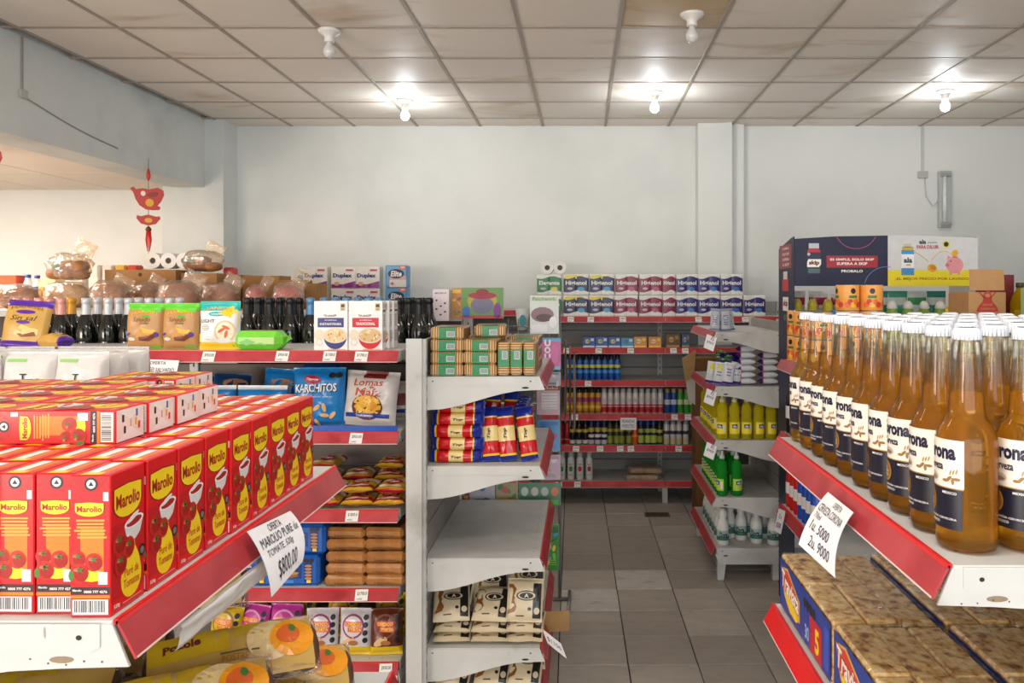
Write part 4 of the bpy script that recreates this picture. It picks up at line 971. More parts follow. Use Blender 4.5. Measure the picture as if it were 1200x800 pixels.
for i, (px, b_, lo, rg, rz, lab) in enumerate(((377, WHC, YLC, C('#8c2470'), 3, 'white cake packet with yellow base next to the pink packets'), (416, WHC, YLC, C('#8c2470'), -2, 'white cake packet with yellow base next to the brown packet'), (453, BRC, YLC, C('#84402c'), 4, 'brown cake packet with yellow base beside the white post'))):
    place(cake(b_, lo, rg), 'cake_packet', (ax(px, yc), yc, .186), (R(-7), 0, R(rz)), lab, 'cake packet', 'small cake packets')
for i, px in enumerate((294, 332)):
    place(cake(PKC, C('#a82c84', .2), C('#e49ad0')), 'cake_packet', (ax(px, yc + .03), yc + .03, .186), (R(-9), R(3), R([-10, 2][i])), ['pink cake packet beside the yellow packet', 'pink cake packet beside the white packet'][i], 'cake packet', 'small cake packets')
for i, (px, Y) in enumerate(((262, 3.12), (352, 3.24), (460, 3.25), (400, 3.26), (310, 3.26))):
    place(cake(YLC, C('#b8941c', .2), C('#8c6c1c')), 'cake_packet', (ax(px, Y), Y, .186), (R(-4), R([6, 0, -3, 2, 0][i]), R(rnd.uniform(-8, 8))), 'yellow cake packet %s' % ['beyond the pink packets', 'behind the gap of pink and white', 'behind the brown packet', 'behind the white packets', 'behind the pink packets'][i], 'cake packet', 'yellow cake packets')
# ------------------------------------------------------------------ end shelf by the aisle (E)
# crispbread packs: a stack of thin slices in clear film with a green label
SL = stripes('crispbread_slices', '#8a5820', '#e2b670', 34, 'X', .5, .6)
SLH = stripes('crispbread_slices_z', '#a06c2c', '#dfb878', 95, 'Z', .5, 1.0)
def crisp(upright=False):
    w, d, h = .126, .20, .046; mb = MB()
    mb.box(-w / 2, w / 2, -d / 2, d / 2, 0, h, SL, .006)
    root = obj('crispbread_pack', mb.mesh('crispbread_pack'), None, label='x', cat='crispbread', group='crispbread packs')
    g = MB(); S = Fr((0, -d / 2, 0), X_, Z_); g.rect(S, -.032, .002, .034, .043, C('#0d8a4a', .35), .0009); g.rect(Fr((0, 0, h), X_, Y_), -.032, -d / 2 + .002, .034, -.02, C('#0d8a4a', .35), .0009)
    g.rect(S, -.002, .008, .030, .030, C('#c7d4cc'), .0013); u = .002
    while u < .027: g.rect(S, u, .011, u + .0016, .028, BLK, .0016); u += .0034
    g.build('label', root)
    f = MB(); f.box(-w / 2 - .002, w / 2 + .002, -d / 2 - .002, d / 2 + .004, -.0002, h + .001, film('crispbread_film', '#ffffff', .6, .16, .01, .5, True), .008); f.build('clear_wrap', root)
    return Kind(root)
CK = crisp()
eY = 3.06 + .112; r = random.Random(21)
for c, (px, n) in enumerate(((523, 4), (563.5, 3))):
    for k in range(n):
        CK.place((ax(px, 3.065) + r.uniform(-.003, .003), eY, 1.2725 + k * .0475), (0, 0, R(r.uniform(-3, 3))), label='crispbread pack with green label, %s up in the stack %s' % (ORD[k], ['by the white post', 'beside the upright packs'][c]))
CK.place((ax(572, 3.2), 3.30, 1.2725 + .1425 + .001), (0, 0, R(4)), label='crispbread pack with green label lying across the shorter stack')
for k, px in enumerate((589.5, 605, 620.5)):
    CK.place((ax(px, 3.065) + .023, eY, 1.2725 + .0662), (0, R(-90), R(r.uniform(-1.5, 1.5))), label='crispbread pack with green label standing on edge, %s from the aisle' % ORD[2 - k])
for k, px in enumerate((525, 566, 603)):
    for q in range(3): CK.place((ax(px, 3.065) + .01 * k, eY + .225 + .0, 1.2725 + q * .0475), (0, 0, R(r.uniform(-2, 2))), label='crispbread pack in the back row, %s up, %s stack from the post' % (ORD[q], ORD[k]))

# red, blue and cream bags
def topbag(seed):
    mb = MB(); RD, BL, CR = C('#c4161c', .16), C('#182c8c', .16), C('#e6cf8c', .2); YW = C('#f0c01c', .2)
    S = bag(mb, .098, .235, .062, RD, seed, [(0, .10, BL), (.10, .13, YW), (.36, .64, CR), (.79, .82, YW), (.82, 1, BL)], wr=.12, seam=.03, edge=.45, pinch=.0)
    mb.text(S, 'Top', 0, .118, .046, .022, C('#3c1410'), .0016, .04, .3, pi / 2)
    return mb.mesh('noodle_bag')
TB = [topbag(k) for k in (41, 42, 43)]
bx = ax(500, 3.1)
for k in range(5):
    put('pasta_bag', TB[k % 3], (bx + .012 + .008 * (k % 2) + .012 * (k == 4), 3.12, .9305 + k * .0485), (0, R(90), R(r.uniform(-2, 2))), 'red, cream and blue bag lying flat, %s from the bottom by the post' % ORD[k], 'bag', 'red and blue bags', (.50, 1.0, .86))
for k, (px, ly) in enumerate(((583, -12), (603, -14), (628, -18))):
    put('pasta_bag', TB[(k + 1) % 3], (ax(px, 3.12) - .022, 3.12, .9305), (R(-14), R(ly * .55), R(-4)), 'red, cream and blue bag standing, %s from the flat stack' % ORD[k], 'bag', 'red and blue bags', (.70, .8, .90))
for k in range(4):
    put('pasta_bag', TB[k % 3], (E_X - .062 + .0 * k, 3.20 + .075 * k, .9305), (R(-10), R(4), R(58)), 'red, cream and blue bag facing the aisle, %s from the shelf end' % ORD[k], 'bag', 'red and blue bags', (.74, .8, .93))
for k in range(4):
    put('pasta_bag', TB[k % 3], (ax(530 + 22 * k, 3.3), 3.31, .9305), (R(-8), R(3), 0), 'red, cream and blue bag in the back row, %s from the post' % ORD[k], 'bag', 'red and blue bags', (.66, .8, 1.12))

# cream, brown and black bags of ground meal
def mealbag(seed):
    mb = MB(); CRM_, BRN, BK_ = C('#d9c8a6', .3), C('#8a5424', .3), C('#1e1a18', .3)
    S = bag(mb, .135, .175, .05, CRM_, seed, wr=.14, seam=.04, edge=.36, pinch=.0)
    mb.rect(S, .032, .015, .062, .155, BK_, .0014, 4, 10); pts = [(-.062, .03), (-.035, .04), (-.028, .06), (-.04, .075), (-.035, .095), (-.045, .11), (-.03, .13), (-.045, .15), (-.062, .15)]
    mb.poly(S, pts, BRN, .0014); mb.ell(S, .008, .105, .038, .020, BK_, .0018, 18, rings=2); mb.ell(S, .008, .105, .033, .016, CRM_, .0022, 18, rings=2); mb.ell(S, .008, .105, .026, .0125, BK_, .0026, 14, rings=2); mb.text(S, 'A', .008, .105, .016, .016, C('#e8dcc4'), .0032, .03)
    mb.ell(S, .02, .052, .007, .007, BK_, .0018, 10); mb.ell(S, .047, .045, .011, .014, C('#d4c4aa'), .002, 10); mb.rect(S, -.03, .022, .0, .026, BK_, .0016)
    return mb.mesh('meal_bag')
ML = [mealbag(k) for k in (51, 52, 53)]
n_ = 0
def meal(px, Y, z, rx, rz, lab, ry=0, sc=None): return put('meal_bag', ML[len(bpy.data.objects) % 3], (ax(px, Y), Y, z), (R(rx), R(ry), R(rz)), lab, 'bag', 'cream and brown meal bags', sc)
for c, px in enumerate((529, 573, 614)):
    nm = ['by the post', 'in the middle', 'by the rail'][c]
    for k in range(2):
        meal(px, 3.075, .2325 + k * .036, -86, r.uniform(-4, 4), 'cream and brown meal bag lying flat, %s from the bottom, stack %s' % (ORD[k], nm), 0, (1.05, .75, 1))
    meal(px, 3.112, .2325 + .074, [-52, -58, -22][c], [8, -6, -4][c], 'cream and brown meal bag tilted to the front, stack %s' % nm, 0, (1.05, .9, .92))
    meal(px + 3, 3.235, .2325 + .095 + .02 * (c == 2), [-40, -45, -25][c], [-8, 10, -3][c], 'cream and brown meal bag leaning behind, stack %s' % nm, 0, (1.05, .9, .9))
for c, px in enumerate((528, 574, 612)):
    meal(px, 3.10, .051, -60, r.uniform(-9, 9), 'cream and brown meal bag on the base shelf, %s from the post' % ORD[c])
    meal(px + 8, 3.25, .051, -50, r.uniform(-9, 9), 'cream and brown meal bag at the base shelf back, %s from the post' % ORD[c])
# brown card and picture book hanging at the rail of the end shelf
MB().box(-.055, .055, -.003, .003, 0, .085, noisy('cardboard', [(.3, '#a07c50'), (.7, '#b8925f')], 9, .8, 4), .001).build('card_piece', None, (E_X + .055, 3.30, .19), (0, 0, R(8)), label='small plain brown card fixed to the end shelf rail', cat='card')

# ------------------------------------------------------------------ magazine rack beyond the end shelf
CARD = MATS['cardboard']
rk = obj('magazine_rack', None, None, (-.62, 4.06, 0), label='wire rack of magazines and picture books beyond the end shelf', cat='rack')
WR = C('#9a9a98', .3, .7)
for x in (0, .50): MB().tube([(x, .06, 0), (x, .06, 1.50)], .008, WR, 8).build('upright', rk)
for z in (.28, .55, .80, 1.02, 1.24): MB().tube([(0, .06, z), (0, -.02, z), (.5, -.02, z), (.5, .06, z), (0, .06, z)], .004, WR, 6).build('wire_tray', rk)
for z in (1.36, 1.42):
    MB().tube([(.24, .0, z), (.50, .0, z)], .003, WR, 6).build('wire_bar', rk)
for k in range(6): MB().tube([(.24 + k * .052, 0, 1.26), (.24 + k * .052, 0, 1.46)], .0022, WR, 5).build('wire_bar', rk)
MB().tube([(-.05, .06, .008), (.55, .06, .008)], .01, WR, 6).build('foot', rk); MB().tube([(-.05, -.1, .008), (-.05, .16, .008)], .01, WR, 6).build('foot', rk); MB().tube([(.55, -.1, .008), (.55, .16, .008)], .01, WR, 6).build('foot', rk)
def book(px0, px1, py0, py1, Y, base, fn, lab, rz=0, name='magazine', tilt=-6, th=.004):
    x0, x1 = ax(px0, Y), ax(px1, Y); zt, zb = at(0, py0, Y).z, at(0, py1, Y).z; w, h = x1 - x0, zt - zb
    mb = MB().box(-w / 2, w / 2, -th / 2, th / 2, 0, h, C('#d8d4cc'), .0006); S = Fr((0, -th / 2, 0), X_, Z_)
    mb.rect(S, -w / 2 + .0005, .0005, w / 2 - .0005, h - .0005, base, .0005); fn(mb, S, w, h)
    return mb.build(name, None, ((x0 + x1) / 2, Y, zb), (R(tilt), 0, R(rz)), label=lab, cat='magazine', group='magazines and books')
def blobs(cols, n=7, seed=0):
    def fn(mb, S, w, h):
        q = random.Random(seed)
        for k in range(n): mb.ell(S, q.uniform(-.38, .38) * w, q.uniform(.12, .88) * h, q.uniform(.05, .18) * w, q.uniform(.05, .12) * h, C(q.choice(cols), .35), .0008 + .0002 * k, 10, rot=q.uniform(0, 3))
        mb.rect(S, -w * .42, h * .82, w * .42, h * .94, C(cols[0], .35), .0024); lines(mb, S, 0, h * .18, w * .7, h * .14, 3, C(cols[-1], .35), .0026)
    return fn
def uou(mb, S, w, h):
    for k, t in enumerate('UOU'): mb.text(S, t, -.015, h * (.84 - k * .22), .032, .034, C('#f2eef2'), .0014, .05)
    mb.rect(S, -w / 2, h * .9, w / 2, h, C('#6fb6dc'), .0008); mb.rect(S, -w / 2, 0, w / 2, h * .1, C('#7cc0e0'), .001); mb.ell(S, .02, h * .5, .02, .05, C('#d87ab0'), .001, 10)
book(621, 655, 346, 391, 4.00, C('#cfd6cf', .35), lambda mb, S, w, h: (mb.rect(S, -w * .45, h * .86, w * .45, h * .96, C('#b7c8a8'), .0008), mb.text(S, 'Patchwork', 0, h * .91, w * .8, h * .09, C('#6f8c5c'), .0012, .01), mb.ell(S, -.01, h * .5, w * .4, h * .2, C('#8c6f74'), .0009, 14), mb.ell(S, .0, h * .42, w * .3, h * .1, C('#5e444a'), .0012, 12), mb.ell(S, w * .3, h * .3, .02, .03, C('#e8e6e8'), .0014, 10), mb.rect(S, -w * .45, .01, w * .1, h * .24, C('#e6e3e6'), .0013)), 'pale green craft magazine on top of the wire rack', 6)
book(633, 657, 396, 433, 4.02, C('#c76aa0', .35), uou, 'pink magazine with white stacked letters in the wire rack', 0)
book(632, 657, 436, 452, 4.02, C('#a8a4b0', .35), blobs(['#5c7c94', '#c8c4cc', '#3c4c5c'], 6, 3), 'grey blue magazine under the pink lettered one', 0)
book(629, 656, 452, 486, 4.02, C('#c9a8b4', .35), lambda mb, S, w, h: (mb.rect(S, -w / 2, h * .84, w / 2, h, C('#8c3a3c'), .0008), mb.text(S, 'sudoku', 0, h * .92, w * .8, h * .1, C('#e8c48c'), .0012, .02), mb.rect(S, -w * .3, h * .2, w * .4, h * .75, C('#e2dcdf'), .0009), [mb.rect(S, -w * .3, h * (.25 + .1 * k), w * .4, h * (.26 + .1 * k), C('#8a7c84'), .0012) for k in range(5)]), 'puzzle magazine with a red heading in the wire rack')
book(630, 656, 492, 528, 4.03, C('#4c9ad4', .35), blobs(['#3c78c0', '#f0c83c', '#f0f0f0', '#4ca03c', '#c84c8c'], 8, 8), 'sky blue picture book low in the wire rack')
book(630, 657, 533, 562, 4.04, C('#c8a8bc', .35), blobs(['#b88cac', '#dcd0d8', '#8c9c8c'], 6, 9), 'faded pink booklet near the bottom of the wire rack')
book(608, 657, 566, 592, 3.99, C('#3f7a54', .35), lambda mb, S, w, h: [mb.ell(S, -w * .36 + k * w * .24, h * .62, w * .09, h * .2, C(['#c8d8cc', '#d4ccc0', '#b8c4bc', '#d87c5c'][k]), .001, 12) for k in range(4)] + [mb.rect(S, -w * .3, .004, w * .45, h * .25, C('#5cb44c'), .001)], 'green activity book with four round pictures in the wire rack')
book(551, 580, 560, 592, 3.99, C('#c3c2cc', .35), blobs(['#4c8cb8', '#a87c84', '#3c3c54'], 6, 12), 'pale magazine with blue shapes seen under the bags')
book(581, 607, 560, 592, 3.99, C('#b09c74', .35), blobs(['#c85c2c', '#3c8c4c', '#dcb43c'], 7, 14), 'tan and orange comic seen under the bags')
book(536, 550, 560, 592, 3.99, C('#9c3c54', .35), blobs(['#dcac4c', '#3c6c9c', '#5c9c4c'], 5, 15), 'dark pink comic seen beside the pale magazine')
book(541, 590, 337, 373, 4.02, C('#5c8c3c', .35), lambda mb, S, w, h: (mb.ell(S, 0, h * .55, w * .36, h * .36, C('#b5a23c'), .0008, 14), mb.ell(S, 0, h * .42, w * .28, h * .28, C('#77748c'), .001, 16), mb.ell(S, 0, h * .74, w * .34, h * .12, C('#9c2c3c'), .0012, 14), mb.ell(S, 0, h * .84, w * .16, h * .12, C('#8c2434'), .0013, 14), mb.rect(S, -w / 2, 0, w / 2, h * .1, C('#b83c4c'), .0012), mb.ell(S, -w * .38, h * .2, .02, .03, C('#3c6cb4'), .0012, 10), mb.ell(S, w * .36, h * .25, .02, .04, C('#7c3c8c'), .0012, 10)), 'green picture book with a red hat on its cover', 0, 'picture_book', -4, .03)
book(529, 541, 337, 373, 4.03, C('#b5782c', .35), blobs(['#e0b43c', '#8c3c2c', '#4c6c3c'], 5, 20), 'narrow orange comic beside the green picture book', 0, 'magazine', -4)
book(508, 527, 339, 376, 4.00, C('#d3c5c8', .35), lambda mb, S, w, h: (mb.text(S, 'MUSICA', 0, h * .88, w * .7, h * .05, C('#3c3440'), .001), [mb.ell(S, w * (.3 * sin(k * 2.1)), h * (.2 + .09 * k), .006, .005, C('#3c3440'), .001, 8) for k in range(6)]), 'pale pink carton with small black marks beside the dark bottles', 0, 'carton', -2, .05)
book(524, 541, 339, 376, 4.0 + .07, C('#cfcbc8', .35), blobs(['#b8c4a0', '#c8b4bc', '#9cacb8'], 4, 23), 'pale green marked carton beside the pink one', 0, 'carton', -2, .03)
# plastic cup things in the wire basket
mb = MB().lathe([(.028, 0), (.036, .11), (.034, .11)], C('#c9cdca', .2), 16); mb.ell(Fr((0, -.033, 0), X_, Z_), .004, .05, .018, .03, C('#1f7c84'), .004, 12)
mb.build('plastic_cup', None, (ax(612, 4.08), 4.10, 1.40), label='clear plastic cup with teal print in the wire basket', cat='cup')
# hanging strips of glossy packets on the rack side
for k in range(3):
    mb = MB(); bag(mb, .10, .42, .010, [C('#8d8476', .15, .3), C('#6d6558', .15, .2), C('#a9a294', .15, .3)][k], 60 + k, wr=.5)
    mb.build('hanging_packet', None, (-.088 + .022 * k, 4.09 + .02 * k, .93 - .03 * k), (0, 0, R(86)), label='glossy hanging packet on the rack side, %s layer from the rack' % ORD[k], cat='packet', group='hanging packets on the rack')
# green picture book poking out below the empty tray
book(642, 655, 614, 668, 3.62, C('#3c8c3c', .35), blobs(['#2c6c3c', '#f0c43c', '#d8542c', '#3c9cd8', '#7cc44c'], 9, 31), 'bright green picture book hanging beside the empty tray', 0, 'picture_book', 0)
bpy.data.objects[-1] if 0 else None
# ------------------------------------------------------------------ wall shelf: paper rolls, boxes, spray cans
def roll_pack(w, h, d, cols, base, band, text, tcol, acc=None, acc2=None, lobes=2, seed=0):
    """wrapped block of upright paper rolls, two lobes wide"""
    mb = MB(); n = 20 * lobes
    def yf(u):
        t = ((u / w + .5) * lobes) % 1.0 if u < w / 2 else 1.0
        return -(d / 2 - .005 + .005 * math.sqrt(max(0, 1 - (2 * t - 1) ** 2)))
    def S(u, v, hh=0): return Vector((u, yf(max(-w / 2, min(w / 2, u))) - hh, v))
    us = [-w / 2 + w * i / n for i in range(n + 1)]
    prof = [(0, .86), (.008, 1.0), (h * .5, 1.01), (h - .010, 1.0), (h, .82)]
    vs = []; fs = []
    ring = [(u, yf(u)) for u in us] + [(u, -yf(u)) for u in reversed(us)]
    m_ = len(ring)
    for z, k in prof: vs += [(x * (.97 + .03 * k), y * k, z) for x, y in ring]
    for j in range(len(prof) - 1):
        for i in range(m_): fs.append((j * m_ + i, j * m_ + (i + 1) % m_, (j + 1) * m_ + (i + 1) % m_, (j + 1) * m_ + i))
    fs.append(tuple(range((len(prof) - 1) * m_, len(prof) * m_))); fs.append(tuple(reversed(range(m_))))
    mb.add(vs, fs, base, False)
    if band:
        N = 24
        for i in range(N):
            u0, u1 = -w / 2 + w * i / N, -w / 2 + w * (i + 1) / N
            e = lambda u: .010 * sin(2 * pi * (u / w + .1))
            q = [S(u0, h * .20 + e(u0), .0015), S(u1, h * .20 + e(u1), .0015), S(u1, h * .84 + e(u1), .0015), S(u0, h * .84 + e(u0), .0015)]
            mb.add(q, [(0, 1, 2, 3)], band)
    if acc: mb.rect(S, -w * .46, h * .78, w * .30, h * .95, acc, .0012, 14, 1)
    if acc2: mb.ell(S, w * .2, h * .30, w * .14, h * .10, acc2, .0028, 12); mb.ell(S, -w * .25, h * .32, w * .12, h * .06, C('#c4b8c4'), .0026, 10)
    if text: mb.text(S, text, 0, h * .56, w * .84, h * .26, tcol, .0032, .03)
    return mb.mesh('roll_pack')
TW = C('#e6e3dc', .4)
HY = roll_pack(.188, .160, .105, 2, TW, C('#1c2450', .3), 'Higienol', WHT, C('#e2cc2c', .3), C('#2c9cc8', .3))
HR = roll_pack(.175, .160, .105, 2, TW, C('#84163c', .3), 'Higienol', WHT, None, C('#b44c74', .3))
HB = roll_pack(.165, .160, .105, 2, TW, C('#2c2474', .3), 'Higienol', WHT, None, C('#2c7cc4', .3))
HS = roll_pack(.098, .160, .105, 1, TW, C('#84163c', .3), 'Higienol', WHT, None, None, 1)
EL = roll_pack(.185, .160, .105, 2, TW, C('#1c7a3c', .3), 'Elegante', WHT, None, C('#e4d02c', .3))
yr = G_Y + .085
cols = [(675, HY, 'yellow and navy'), (705, HY, 'yellow and navy'), (734, HR, 'dark red'), (762, HR, 'dark red'), (783.5, HS, 'narrow dark red'), (804, HB, 'violet'), (830, HB, 'violet'), (856.5, HB, 'violet')]
wh = {675: 'beside the green pack', 705: 'beside the dark red ones', 734: 'beside the yellow ones', 762: 'beside the narrow pack', 783.5: 'between dark red and violet', 804: 'beside the narrow red pack', 830: 'second from the narrow red pack', 856.5: 'third from the narrow red pack'}
for px, me, nm in cols:
    for lay in range(2):
        put('roll_pack', me, (ax(px, yr) + rnd.uniform(-.003, .003), yr, 1.4075 + lay * .1605), (0, 0, R(rnd.uniform(-2, 2))), '%s toilet roll pack, %s layer, %s' % (nm, ['lower', 'upper'][lay], wh[px]), 'toilet paper', 'toilet roll packs on the wall shelf')
put('roll_pack', HB, (ax(882.5, yr), yr, 1.4075), (0, 0, 0), 'violet toilet roll pack standing alone at the lower layer end', 'toilet paper', 'toilet roll packs on the wall shelf')
for lay in range(2): put('roll_pack', EL, (ax(644, yr), yr, 1.4075 + lay * .1605), (0, 0, 0), 'green toilet roll pack, %s layer, beside the yellow packs' % ['lower', 'upper'][lay], 'toilet paper', 'toilet roll packs on the wall shelf')
def rolls_end(n, r_=.052, d=.10):
    mb = MB()
    for k in range(n):
        cx = (k - (n - 1) / 2) * r_ * 1.98; M = Matrix.Translation((cx, 0, r_)) @ Matrix.Rotation(R(90), 4, 'X')
        mb.lathe([(.020, -d / 2), (r_, -d / 2), (r_, d / 2), (.020, d / 2), (.019, -d / 2)], TW, 20, False, caps=False, M=M)
        mb.lathe([(.019, -d / 2 + .012), (.0, -d / 2 + .012)], C('#5c5048', .8), 14, False, caps=False, M=M); mb.lathe([(.0, d / 2 - .012), (.019, d / 2 - .012)], C('#5c5048', .8), 14, False, caps=False, M=M)
    return mb.mesh('paper_rolls')
R2, R3 = rolls_end(2), rolls_end(3, .040)
put('roll_pack', rolls_end(2, .0485), (ax(649, yr), yr, 1.4075 + .321), (0, 0, 0), 'twin paper rolls lying on top of the green pack', 'toilet paper')
# Duplex and Elite packs on the left bay
DP = roll_pack(.185, .165, .105, 2, C('#e2ddd4', .4), None, None, WHT)
def duplex(lit=True):
    me = MB(); base = roll_pack; S0 = None
    w, h, d = .185, .155, .105
    me2 = MB()
    def yf(u):
        t = ((u / w + .5) * 2) % 1.0 if u < w / 2 else 1.0
        return -(d / 2 - .005 + .005 * math.sqrt(max(0, 1 - (2 * t - 1) ** 2)))
    S = lambda u, v, hh=0: Vector((u, yf(max(-w / 2, min(w / 2, u))) - hh, v))
    b = DP; me2.v = [tuple(v.co) for v in b.vertices]; me2.f = [tuple(p.vertices) for p in b.polygons]; me2.fm = [0] * len(me2.f); me2.sm = [False] * len(me2.f); me2.mats = [b.materials[0]]
    for i in range(16):
        u0, u1 = -w / 2 + w * i / 16, -w / 2 + w * (i + 1) / 16
        t0 = .20 + .32 * max(0, (u0 / w)); t1 = .20 + .32 * max(0, (u1 / w))
        me2.add([S(u0, .004, .0022), S(u1, .004, .0022), S(u1, h * t1, .0022), S(u0, h * t0, .0022)], [(0, 1, 2, 3)], C('#84207c', .3))
    me2.text(S, 'Duplex', -.006, h * .60, w * .78, h * .26, C('#243074'), .0032, .04); me2.rect(S, .02, h * .84, .075, h * .93, C('#c03c64'), .0026, 4, 1); me2.ell(S, -.05, .035, .02, .016, C('#d89c7c'), .0028, 10)
    return me2.mesh('roll_pack')
DX = duplex()
yd = G_Y + .09
for k, (px, lab) in enumerate(((372, 'white and purple roll pack, far end of its row'), (405, 'white and purple roll pack, middle of its row'), (433, 'white and purple roll pack beside the blue boxes'))):
    for lay in range(2):
        put('roll_pack', DX, (ax(px, yd), yd, 1.4555 + lay * .1655), (0, 0, R(rnd.uniform(-3, 3))), lab.replace('pack', 'pack, %s layer' % ['lower', 'upper'][lay], 1) if 0 else '%s layer %s' % (['lower', 'upper'][lay], lab), 'toilet paper', 'purple roll packs')
for k, px in enumerate((345, 318)):
    put('roll_pack', DX, (ax(px, yd), yd, 1.4555), (0, 0, 0), 'white and purple roll pack %s' % ['under the small white rolls', 'behind the cartons'][k], 'toilet paper', 'purple roll packs')
def elite():
    mb = MB(); w, d, h = .165, .11, .17; mb.box(-w / 2, w / 2, -d / 2, d / 2, 0, h, C('#5c9cc8', .35), .008); S = Fr((0, -d / 2, 0), X_, Z_)
    mb.rect(S, -.05, .004, .078, h * .42, C('#dcd4d0'), .0006); mb.rect(S, -.05, .06, .078, .09, C('#d4a4a4'), .0007)
    mb.ell(S, .0, h * .62, .062, .036, C('#1c2c50'), .001, 18); mb.text(S, 'Elite', 0, h * .62, .085, .044, WHT, .0014, .03, .2); mb.rect(S, .02, h * .84, .078, h * .98, C('#d8642c'), .001); mb.text(S, '280', .05, h * .91, .035, .014, WHT, .0014, .02)
    mb.ell(S, -.03, .03, .014, .012, C('#c86c4c'), .0012, 10)
    return mb.mesh('napkin_box')
EM = elite()
for lay in range(2): put('tissue_pack', EM, (ax(466.5, yd), yd, 1.4555 + lay * .1705), (0, 0, R(-2)), '%s light blue napkin pack with dark oval beside the purple roll packs' % ['lower', 'upper'][lay], 'napkins', 'napkin packs')
for k, (px, z, lab) in enumerate(((304, 1.6215, 'three small rolls in a row over the cartons'), (334, 1.6215, 'three small rolls in a row beside the blue wrapper'))):
    put('roll_pack', R3, (ax(px, yd), yd, 1.4555 + .166 + .0 * k) if k else (ax(px, yd), yd, 1.4555 + .166), (0, 0, 0), lab, 'toilet paper', 'small rolls')
mb = MB().box(-.05, .05, -.04, .04, 0, .27, C('#2c84b8', .3), .012); put('roll_wrapper', mb.mesh('roll_wrapper'), (ax(358, yd + .1), yd + .10, 1.4555), (0, 0, 0), 'blue wrapped roll pack behind the small rolls', 'toilet paper')
# second shelf: small boxes
def smallbox(w, h, base, a, b, txt):
    mb = MB(); d = .07; mb.box(-w / 2, w / 2, -d / 2, d / 2, 0, h, C(base, .35), .001); S = Fr((0, -d / 2, 0), X_, Z_)
    mb.rect(S, -w * .48, .002, w * .48, h * .18, C(a, .35), .0006); mb.ell(S, -w * .12, h * .58, w * .2, h * .2, C(b, .35), .0008, 12); mb.text(S, txt, -w * .12, h * .58, w * .32, h * .2, C(base, .35), .0012, .03); mb.rect(S, w * .15, h * .6, w * .4, h * .85, C(a, .35), .0008)
    return mb.mesh('small_box')
ysh = G_Y + .06
for k, (px, me, lab) in enumerate(((690, 0, 'first'), (705, 0, 'second'), (720, 0, 'third'), (735, 1, ''), (750, 2, 'first'), (767, 2, 'second'))):
    me_ = [smallbox(.093, .082, '#164a9c', '#d8dcdc', '#e4dc3c', 'Off'), smallbox(.093, .075, '#3c8cb4', '#c8dce0', '#2c5c94', 'Bio'), smallbox(.096, .082, '#d88c24', '#f0c84c', '#e8dcd0', 'Max')][me]
    put('small_box', me_, (ax(px, ysh), ysh, 1.1725), (0, 0, 0), [('navy repellent box, %s from the wall shelf end' % lab), 'light blue small box between navy and orange boxes', 'orange small box, %s from the light blue one' % lab][me], 'box', 'small boxes on the wall shelf')
for k, (px, c1, lab, w) in enumerate(((788, '#6a4a24', 'dark brown tall box at the end of the small boxes', .105), (803, '#2c5c8c', 'dark blue tall box beside the brown flap carton', .06))):
    put('small_box', smallbox(w, .105, c1, '#a88444', '#c8a85c', 'Led'), (ax(px, ysh), ysh, 1.1725), (0, 0, 0), lab, 'box', 'small boxes on the wall shelf')
# spray cans
def can(body, cap, bands, h=.19, r_=.0225, shape=0):
    B_ = C(body, .25, .1); K_ = C(cap, .35); mb = MB()
    mb.lathe([(r_ * .93, 0, C('#b8b8b8', .3, .8)), (r_, .004, B_), (r_, h * .78), (r_ * .80, h * .82, K_), (r_ * .82, h * .84), (r_ * .80, h * .98), (r_ * .6, h)], B_, 16)
    S = cylS(r_, 0, 0, -pi / 2)
    for (v0, v1, c) in bands: mb.rect(S, -r_ * 1.45, v0 * h, r_ * 1.45, v1 * h, C(c, .3), .0006, 10, 1, True)
    return mb
def cans(pxs, shelfz, make, lab, grp, h0=0):
    me = make.mesh('spray_can'); Y = G_Y + .05
    for k, px in enumerate(pxs): put('spray_can', me, (ax(px, Y), Y, shelfz + .0005), (0, 0, R(rnd.uniform(-14, 14))), lab % ORD[k], 'spray can', grp)
    for k, px in enumerate(pxs[::2]): put('spray_can', me, (ax(px, Y + .06), Y + .06, shelfz + .0005), (0, 0, R(rnd.uniform(-14, 14))), (lab % ORD[k]) .replace('spray can', 'spray can, inner row'), 'spray can', grp)
seq = lambda a, b, n: [a + (b - a) * k / (n - 1) for k in range(n)] if n > 1 else [a]
cans(seq(665, 723.5, 9), .925, can('#1c5cb0', '#14182c', [(.50, .62, '#e0d83c'), (.28, .40, '#4c94d4'), (.05, .12, '#0f3c84')]), 'blue spray can with yellow mark, %s from the magazine rack', 'blue spray cans')
cans(seq(664.5, 701, 6), .674, can('#c8942c', '#1c1a18', [(.45, .64, '#9c3c64'), (.20, .32, '#e4b44c'), (.04, .10, '#7c4c1c')]), 'golden spray can with black cap, %s from the magazine rack', 'golden spray cans')
cans(seq(708, 774, 10), .674, can('#d8d2cc', '#b8b4b0', [(.04, .26, '#b41c24'), (.44, .60, '#c4bcb8'), (.30, .36, '#c8323c')]), 'white and red spray can, %s from the golden ones', 'white and red spray cans')
cans([782, 789.5], .674, can('#2c50a0', '#a88c5c', [(.35, .55, '#c8d4e0')]), 'blue spray can with tan cap, %s from the white and red ones', 'tan capped spray cans')
cans([797, 804.5, 811], .674, can('#3c9c34', '#a88c5c', [(.35, .55, '#d8e0b4')]), 'green spray can with tan cap, %s from the blue ones', 'tan capped spray cans')
cans([657, 664.5], .436, can('#a8141c', '#8c1018', [(.4, .5, '#7c2c54'), (.2, .24, '#c88c8c')]), 'red spray can, %s from the rack on the fifth shelf', 'red spray cans')
